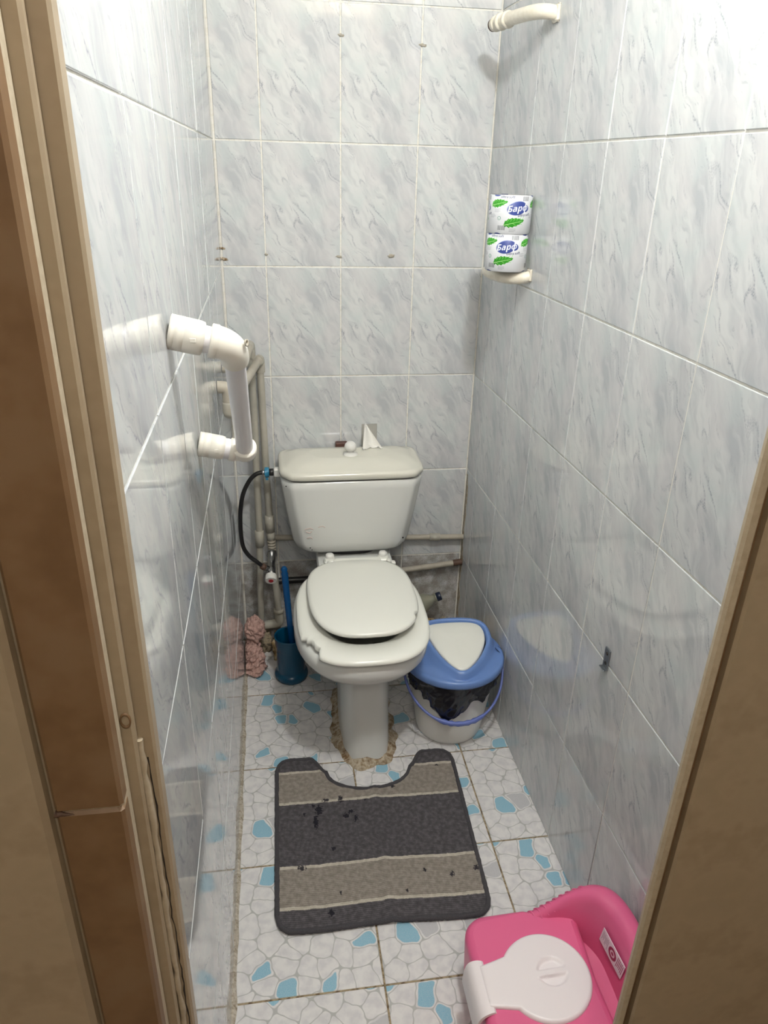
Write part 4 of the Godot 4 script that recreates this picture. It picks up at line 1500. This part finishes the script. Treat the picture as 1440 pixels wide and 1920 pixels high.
func build_hose_and_valve() -> void:
	var o := thing("supply_hose", "black flexible hose looping from the cistern down to the valve", "hose", Vector3(-0.2, 0.5, 0.12))
	var s := Shape.new()
	s.tube(bend([Vector3(-0.1815, 0.6505, 0.12), Vector3(-0.2, 0.646, 0.12), Vector3(-0.2205, 0.626, 0.121), Vector3(-0.2415, 0.581, 0.121), Vector3(-0.252, 0.514, 0.12), Vector3(-0.2515, 0.428, 0.12), Vector3(-0.236, 0.388, 0.121), Vector3(-0.2075, 0.359, 0.122), Vector3(-0.195, 0.3465, 0.122)], 8), 0.0062, 16)
	part(o, "hose", s, M.black_rubber)
	s = Shape.new()
	s.lathe([[0.0055, 0.0], [0.0072, 0.001], [0.0072, 0.007], [0.0055, 0.008]], 16, along(Vector3(-0.1835, 0.6505, 0.12), Vector3(0, 0.6505, 0.12)))
	part(o, "ferrule", s, M.chrome)
	s = Shape.new()
	var prof := [[0.0085, 0.0], [0.0155, 0.001], [0.0155, 0.0125], [0.0085, 0.0135]]
	s.lathe(prof, 6, along(Vector3(-0.1765, 0.6505, 0.12), Vector3(0, 0.6505, 0.12)), [1, 2])
	s.box(Vector3(-0.17, 0.634, 0.128), Vector3(0.008, 0.008, 0.004), 0.001)
	part(o, "nut", s, M.blue_nut, "blue plastic nut")
	s = Shape.new()
	s.lathe([[0.0095, 0.0], [0.0105, 0.001], [0.0105, 0.012], [0.0095, 0.013]], 20, along(Vector3(-0.1635, 0.6505, 0.12), Vector3(0, 0.6505, 0.12)))
	part(o, "thread", s, M.black_rubber)
	s = Shape.new()
	s.box(Vector3(-0.14, 0.6505, 0.12), Vector3(0.021, 0.024, 0.024), 0.003)
	part(o, "inlet", s, M.white_plastic)
	s = Shape.new()
	s.lathe([[0.007, 0.0], [0.0105, 0.002], [0.0105, 0.012], [0.007, 0.016]], 6, along(Vector3(-0.199, 0.3505, 0.122), Vector3(-0.182, 0.333, 0.121)))
	part(o, "end_nut", s, M.rust)
	# angle valve
	var v := thing("angle_valve", "chrome shut-off valve with a round white and red cap", "valve", Vector3(-0.172, 0.33, 0.1))
	var tip := Vector3(-0.1725, 0.307, 0.15)
	var root := Vector3(-0.1675, 0.352, 0.055)
	s = Shape.new()
	s.lathe([[0.016, -0.004], [0.0165, 0.006], [0.012, 0.012], [0.0125, 0.05], [0.0135, 0.052], [0.0135, 0.075], [0.0115, 0.08]], 24, along(root, tip))
	s.tube([Vector3(-0.19, 0.34, 0.118), Vector3(-0.171, 0.327, 0.108)], 0.0085, 14)
	part(v, "body", s, M.chrome)
	s = Shape.new()
	s.lathe([[0.0155, 0.08], [0.0172, 0.083], [0.0172, 0.098], [0.0162, 0.101]], 32, along(root, tip))
	var cap := part(v, "cap", s, M.white_plastic)
	s = Shape.new()
	s.lathe([[0.0075, 0.1], [0.0075, 0.1022], [0.006, 0.1026]], 24, along(root, tip))
	part(cap, "red_disc", s, M.red)

func build_stubs_and_rolls() -> void:
	# cut ends of an old heated rail
	var s := Shape.new()
	var o := thing("cut_pipe_stub", "cream painted pipe stub with a ringed open end, high on the side wall", "pipe", Vector3(0.457, 1.735, 0.38), "cut pipe stubs on the side wall")
	s.tube(bend([Vector3(0.4575, 1.7325, 0.379), Vector3(0.435, 1.737, 0.365), Vector3(0.4175, 1.7393, 0.33), Vector3(0.404, 1.7425, 0.245), Vector3(0.3915, 1.7425, 0.185), Vector3(0.387, 1.7415, 0.16)], 6), 0.0138, 24)
	part(o, "pipe", s, M.enamel)
	for q in [[Vector3(0.4, 1.7425, 0.224), 0.0172], [Vector3(0.3935, 1.7425, 0.196), 0.0176], [Vector3(0.389, 1.742, 0.172), 0.0162]]:
		s = Shape.new()
		var d := Vector3(-0.2, -0.02, -1.0).normalized()
		s.lathe([[0.0135, -0.005], [q[1], -0.003], [q[1], 0.003], [0.0135, 0.005]], 24, along(q[0], q[0] + d))
		part(o, "ring", s, M.enamel)
	s = Shape.new()
	s.lathe([[0.0125, 0.0], [0.0132, 0.007], [0.0108, 0.0072], [0.0105, 0.003]], 24, along(Vector3(0.387, 1.7415, 0.16), Vector3(0.385, 1.741, 0.15)))
	part(o, "open_end", s, M.rust)
	s = Shape.new()
	s.box(Vector3(0.4545, 1.7325, 0.379), Vector3(0.007, 0.032, 0.034), 0.003)
	part(o, "wall_filler", s, M.enamel)
	var o2 := thing("cut_pipe_stub", "cream painted pipe stub that carries the two toilet rolls", "pipe", Vector3(0.457, 1.22, 0.378), "cut pipe stubs on the side wall")
	s = Shape.new()
	var path := bend([Vector3(0.4575, 1.2225, 0.3785), Vector3(0.437, 1.218, 0.374), Vector3(0.411, 1.2155, 0.352), Vector3(0.3925, 1.2165, 0.305), Vector3(0.3825, 1.2215, 0.252)], 6)
	var rad := []
	for i in path.size():
		var t := float(i) / (path.size() - 1)
		rad.append(0.0128 if t < 0.85 else 0.0128 * sqrt(maxf(1.0 - pow((t - 0.85) / 0.155, 2.0), 0.02)))
	s.tube(path, rad, 24)
	part(o2, "pipe", s, M.enamel)
	s = Shape.new()
	s.box(Vector3(0.4545, 1.2255, 0.379), Vector3(0.006, 0.028, 0.03), 0.003)
	part(o2, "wall_filler", s, M.enamel)
	# two wrapped rolls, one on the other
	var wm := paint(Color.WHITE, 0.42, 0.5)
	wm.albedo_texture = tex(wrapper_print())
	var inner := paint(rgb(232, 230, 226), 0.9)
	for k in 2:
		var c := Vector3(0.404 if k == 0 else 0.405, 1.233 + 0.0808 * k, 0.347)
		var r := thing("toilet_roll", ["lower toilet roll in white wrapper printed with green leaves, standing on the pipe stub", "upper toilet roll in white wrapper printed with green leaves, on top of another roll"][k], "toilet roll", c, "wrapped toilet rolls on the pipe stub")
		var R := 0.0478 if k == 1 else 0.0468
		var turn: float = [3.3, 2.95][k]
		s = Shape.new()
		s.begin()
		var seg := 72
		for i in seg:
			var u0 := float(i) / seg
			var u1 := float(i + 1) / seg
			var nzv := 0.0
			for q in [[0.0015, 0.986, 1.0, 0.0035, -0.0015, 0.985], [0.0, 1.0, 1.0, 0.0, 0.0, 1.0]]:
				pass
			var hs := [0.0, 0.002, 0.0785, 0.0805]
			var ins := [0.0025, 0.0, 0.0, 0.0025]
			for j in 3:
				var P := []
				var U := []
				for w in [[u0, j], [u1, j], [u1, j + 1], [u0, j + 1]]:
					# u grows to the right as seen from outside
					var a: float = turn - w[0] * TAU
					var rr: float = R - ins[w[1]] + 0.0004 * sin(a * 5.0 + k)
					P.append(c + Vector3(cos(a) * rr, hs[w[1]], sin(a) * rr))
					U.append(Vector2(w[0], 1.0 - hs[w[1]] / 0.0805))
				s.tri(P[0], P[1], P[2], 1, U[0], U[1], U[2])
				s.tri(P[0], P[2], P[3], 1, U[0], U[2], U[3])
		s.next_group = 2
		part(r, "wrapper", s, wm, "white paper wrapper with blue badge and green leaves")
		s = Shape.new()
		s.lathe([[R - 0.003, 0.0012], [0.021, 0.0012], [0.021, 0.0792], [R - 0.003, 0.0792], [R - 0.003, 0.0012]], 48, Transform3D(Basis(), c), [1, 2, 3, 4], false, false)
		part(r, "paper", s, inner)

# ------------------------------------------------------------------ brush, rag, rubble
func build_brush() -> void:
	var c := Vector3(-0.1215, 0, 0.208)
	var o := thing("brush_holder", "dark blue translucent toilet brush pot with ribbed sides", "brush holder", c)
	var xf := Transform3D(Basis(), c)
	var s := Shape.new()
	var pr := [[0.044, 0.0], [0.05, 0.003], [0.0515, 0.012], [0.0505, 0.02], [0.046, 0.024], [0.043, 0.028]]
	for k in 9:
		var y := 0.032 + 0.009 * k
		pr.append([0.0425, y])
		pr.append([0.0432, y + 0.004])
	pr.append_array([[0.0445, 0.116], [0.0465, 0.128], [0.0475, 0.148], [0.0485, 0.152], [0.047, 0.154], [0.045, 0.148], [0.0425, 0.118], [0.041, 0.03], [0.02, 0.006]])
	s.lathe(pr, 48, xf)
	part(o, "pot", s, M.brush)
	var b := thing("toilet_brush", "blue plastic toilet brush handle standing in the pot", "toilet brush", c + Vector3(0, 0.02, 0))
	s = Shape.new()
	var path := []
	var rad := []
	for k in 41:
		var t := k / 40.0
		path.append(Vector3(lerpf(-0.1165, -0.1325, t), lerpf(0.1, 0.381, t), lerpf(0.2, 0.193, t)))
		var r := lerpf(0.0085, 0.0105, t)
		if t > 0.55 and t < 0.93:
			r += 0.0006 * sin(t * 130.0)
		if t > 0.93:
			r *= [1.0, 0.8, 0.98][clampi(int((t - 0.93) / 0.012), 0, 2)]
		if t > 0.985:
			r *= 0.6
		rad.append(r)
	s.tube(path, rad, 18)
	part(b, "handle", s, M.brush_handle)
	s = Shape.new()
	s.lathe([[0.02, 0.02], [0.032, 0.03], [0.034, 0.07], [0.028, 0.095], [0.01, 0.105]], 28, Transform3D(Basis(), c))
	part(b, "bristle_head", s, mottled([rgb(60, 66, 70), rgb(120, 124, 126)], 0.2, 0.95, 16.0, 33, 1.4, 0.1))

func lump(c: Vector3, r: Vector3, seed_: int, rough := 0.35, floor_y := 0.0) -> Shape:
	var s := Shape.new()
	var nz := noise(1.0, seed_, 4)
	var rings := []
	for j in range(0, 15):
		var e := -PI / 2 + PI * j / 14.0
		var ringp := PackedVector3Array()
		for k in 26:
			var a := TAU * k / 26
			var d := Vector3(cos(e) * cos(a), sin(e), cos(e) * sin(a))
			var f := 1.0 + rough * nz.get_noise_3dv(d * 1.6) + rough * 0.5 * nz.get_noise_3dv(d * 5.0 + Vector3(9, 0, 0))
			var box := pow(maxf(absf(d.x), maxf(absf(d.y), absf(d.z))), -0.55)
			var p := c + Vector3(d.x * r.x, d.y * r.y, d.z * r.z) * f * box
			p.y = maxf(p.y, floor_y)
			ringp.append(p)
		rings.append(ringp)
	s.loft(rings)
	return s

func build_rag_and_rubble() -> void:
	# rag wound round a pipe end, tail down to the floor
	var o := thing("pink_rag", "dirty pink cloth wound up in the corner behind the brush pot", "rag", Vector3(-0.235, 0.0, 0.14))
	var nz := noise(1.0, 14, 3)
	var s := Shape.new()
	var rings := []
	var ball := Vector3(-0.2305, 0.123, 0.125)
	for j in 41:
		var e := -PI / 2 + PI * j / 40.0
		var r := PackedVector3Array()
		for k in 64:
			var a := TAU * k / 64
			var d := Vector3(cos(e) * cos(a), sin(e), cos(e) * sin(a))
			# folds wind round a tilted axis
			var w := d.dot(Vector3(0.35, 0.85, 0.25)) * 9.0 + 4.0 * nz.get_noise_3dv(d * 0.8)
			var f := 1.0 + 0.2 * (sqrt(absf(sin(w))) - 0.6) + 0.3 * nz.get_noise_3dv(d * 1.5)
			var p := ball + Vector3(d.x * 0.03, d.y * 0.041, d.z * 0.034) * f
			p.x = maxf(p.x, XL + 0.002)
			r.append(p)
		rings.append(r)
	s.loft(rings)
	part(o, "knot", s, M.rag)
	s = Shape.new()
	rings = []
	for j in 46:
		var t := j / 45.0
		var cpos := Vector3(-0.2405, 0.1, 0.13).lerp(Vector3(-0.2345, 0.02, 0.17), minf(t * 1.25, 1.0))
		if t > 0.8:
			cpos = cpos.lerp(Vector3(-0.226, 0.008, 0.205), (t - 0.8) / 0.2)
		var w := lerpf(0.014, 0.026, smoothstep(0.0, 0.5, t)) * (1.0 if t < 0.85 else lerpf(1.0, 0.35, (t - 0.85) / 0.15))
		var r := PackedVector3Array()
		for k in 48:
			var a := TAU * k / 48
			var d := Vector3(cos(a), 0.35 * sin(a * 2.0), sin(a))
			var wv := a * 3.0 + 5.0 * nz.get_noise_3dv(Vector3(d.x, t * 3.0, d.z)) + t * 5.0
			var f := 0.7 + 0.55 * pow(absf(sin(wv)), 0.6) + 0.45 * nz.get_noise_3dv(Vector3(d.x * 1.4, t * 5.0, d.z * 1.4))
			var p := cpos + Vector3(d.x * w, d.y * w * 0.5, d.z * w) * f
			p.y = maxf(p.y, 0.0015)
			p.x = maxf(p.x, XL + 0.002)
			r.append(p)
		rings.append(r)
	s.loft(rings)
	part(o, "tail", s, M.rag)
	# broken mortar in the corner under the risers
	single("mortar_lump", lump(Vector3(-0.206, 0.024, 0.052), Vector3(0.028, 0.032, 0.034), 3, 0.5), M.cement, "grey crumbling mortar lump under the foot of the risers", "rubble", Vector3(-0.205, 0, 0.085), "mortar left on the floor")
	single("mortar_lump", lump(Vector3(-0.156, 0.028, 0.085), Vector3(0.02, 0.034, 0.045), 8, 0.5), M.yellow_cement, "yellowish mortar lump between the risers and the brush pot", "rubble", Vector3(-0.165, 0, 0.075), "mortar left on the floor")
	single("mortar_lump", lump(Vector3(-0.09, 0.02, 0.055), Vector3(0.034, 0.028, 0.045), 18, 0.45), M.cement, "flat mortar lump behind the brush pot against the back wall", "rubble", Vector3(-0.1, 0, 0.06), "mortar left on the floor")
	# ledge of mortar behind the bin, cracked in two
	single("mortar_ledge", lump(Vector3(0.318, 0.022, 0.058), Vector3(0.06, 0.037, 0.052), 24, 0.22), M.yellow_cement, "yellow brown mortar ledge under the plastic bottle", "rubble", Vector3(0.318, 0, 0.058), "mortar left on the floor")
	single("mortar_ledge", lump(Vector3(0.412, 0.022, 0.062), Vector3(0.033, 0.038, 0.055), 29, 0.3), M.stain, "pale rough mortar ledge in the corner behind the bin", "rubble", Vector3(0.412, 0, 0.062), "mortar left on the floor")

func build_small() -> void:
	# bottle lying tilted behind the toilet
	var a := Vector3(0.208, 0.108, 0.066)
	var b := Vector3(0.383, 0.172, 0.062)
	var o := thing("plastic_bottle", "cloudy plastic bottle with a dark blue cap lying behind the toilet", "bottle", Vector3(0.28, 0.14, 0.065))
	var l := a.distance_to(b)
	var s := Shape.new()
	s.lathe([[0.026, 0.0], [0.034, 0.004], [0.036, 0.02], [0.035, 0.05], [0.036, 0.085], [0.034, 0.105], [0.028, 0.125], [0.018, 0.143], [0.0125, 0.15], [0.012, 0.158], [0.0155, 0.16], [0.0155, 0.163], [0.012, 0.165], [0.012, 0.172]], 36, along(a, b))
	part(o, "body", s, M.bottle)
	s = Shape.new()
	s.lathe([[0.0125, 0.163], [0.0148, 0.164], [0.0148, 0.178], [0.0135, 0.18]], 28, along(a, b))
	part(o, "cap", s, M.bottle_cap)
	# plate with two holes on the side wall
	var n := Vector3(SLANT, 0, 1).normalized().cross(Vector3.UP)
	var wp := Vector3(XR + SLANT * 1.008, 0.6065, 1.008)
	var bs := Basis(Vector3(SLANT, 0, 1).normalized(), Vector3.UP, n)
	var p := thing("metal_plate", "small steel mounting plate with two holes on a joint of the tiled wall", "bracket", wp)
	s = Shape.new()
	s.box(wp + n * 0.0015, Vector3(0.0195, 0.044, 0.0025), 0.0006, bs)
	part(p, "plate", s, M.steel)
	s = Shape.new()
	s.box(wp + n * 0.005 - Vector3(0, 0.0225, 0), Vector3(0.0195, 0.0022, 0.01), 0.0006, bs)
	part(p, "lip", s, M.steel)
	for dy in [-0.011, 0.011]:
		s = Shape.new()
		s.lathe([[0.0038, 0.0026], [0.0038, 0.0032], [0.002, 0.0034]], 16, Transform3D(Basis(bs.x, n, bs.x.cross(n)), wp + Vector3(0, dy, 0)))
		part(p, "hole", s, M.dark)
	# grey patch stuck on the back wall and a torn scrap in front of it
	s = Shape.new()
	s.box(Vector3(0.1375, 0.7015, 0.0016), Vector3(0.046, 0.093, 0.003), 0.0005)
	single("wall_patch", s, M.sticker_grey, "grey rectangular patch stuck on the back wall above the cistern", "sticker", Vector3(0.1375, 0.7, 0))
	s = Shape.new()
	s.begin()
	var nz := noise(40.0, 4, 3)
	var rows := 14
	var cols := 10
	var grid := []
	for j in rows + 1:
		var t := float(j) / rows
		var row := []
		for i in cols + 1:
			var u := float(i) / cols
			var x0 := lerpf(0.1155, 0.106, t) + (0.004 if j == rows and i == 0 else 0.0)
			var x1 := lerpf(0.119, 0.1665, t)
			var x := lerpf(x0, x1, u)
			var y := lerpf(0.768, 0.701, t) + (maxf(0.007 * nz.get_noise_2d(u, 3.0) * 1.6, 0.0) if j > rows - 3 else 0.0)
			if j == rows and u > 0.6:
				y += 0.006 * absf(sin(u * 14.0))
			row.append(Vector3(x, y, 0.06 + 0.03 * t + 0.007 * sin(u * 5.0 + t * 2.0) + 0.002 * nz.get_noise_2d(x * 2.0, y * 2.0)))
		grid.append(row)
	for j in rows:
		for i in cols:
			s.quad(grid[j][i], grid[j][i + 1], grid[j + 1][i + 1], grid[j + 1][i], 1)
			var bk := Vector3(0, 0, -0.0006)
			s.quad(grid[j][i] + bk, grid[j + 1][i] + bk, grid[j + 1][i + 1] + bk, grid[j][i + 1] + bk, 2)
	single("paper_scrap", s, M.paper, "torn white scrap of paper standing on the cistern lid", "paper", Vector3(0.135, 0.69, 0.07))
	s = Shape.new()
	s.box(Vector3(0.052, 0.687, 0.016), Vector3(0.036, 0.022, 0.022), 0.002)
	single("brown_block", s, M.brown_wood, "small dark brown block behind the flush knob at the wall", "block", Vector3(0.052, 0.68, 0.016))
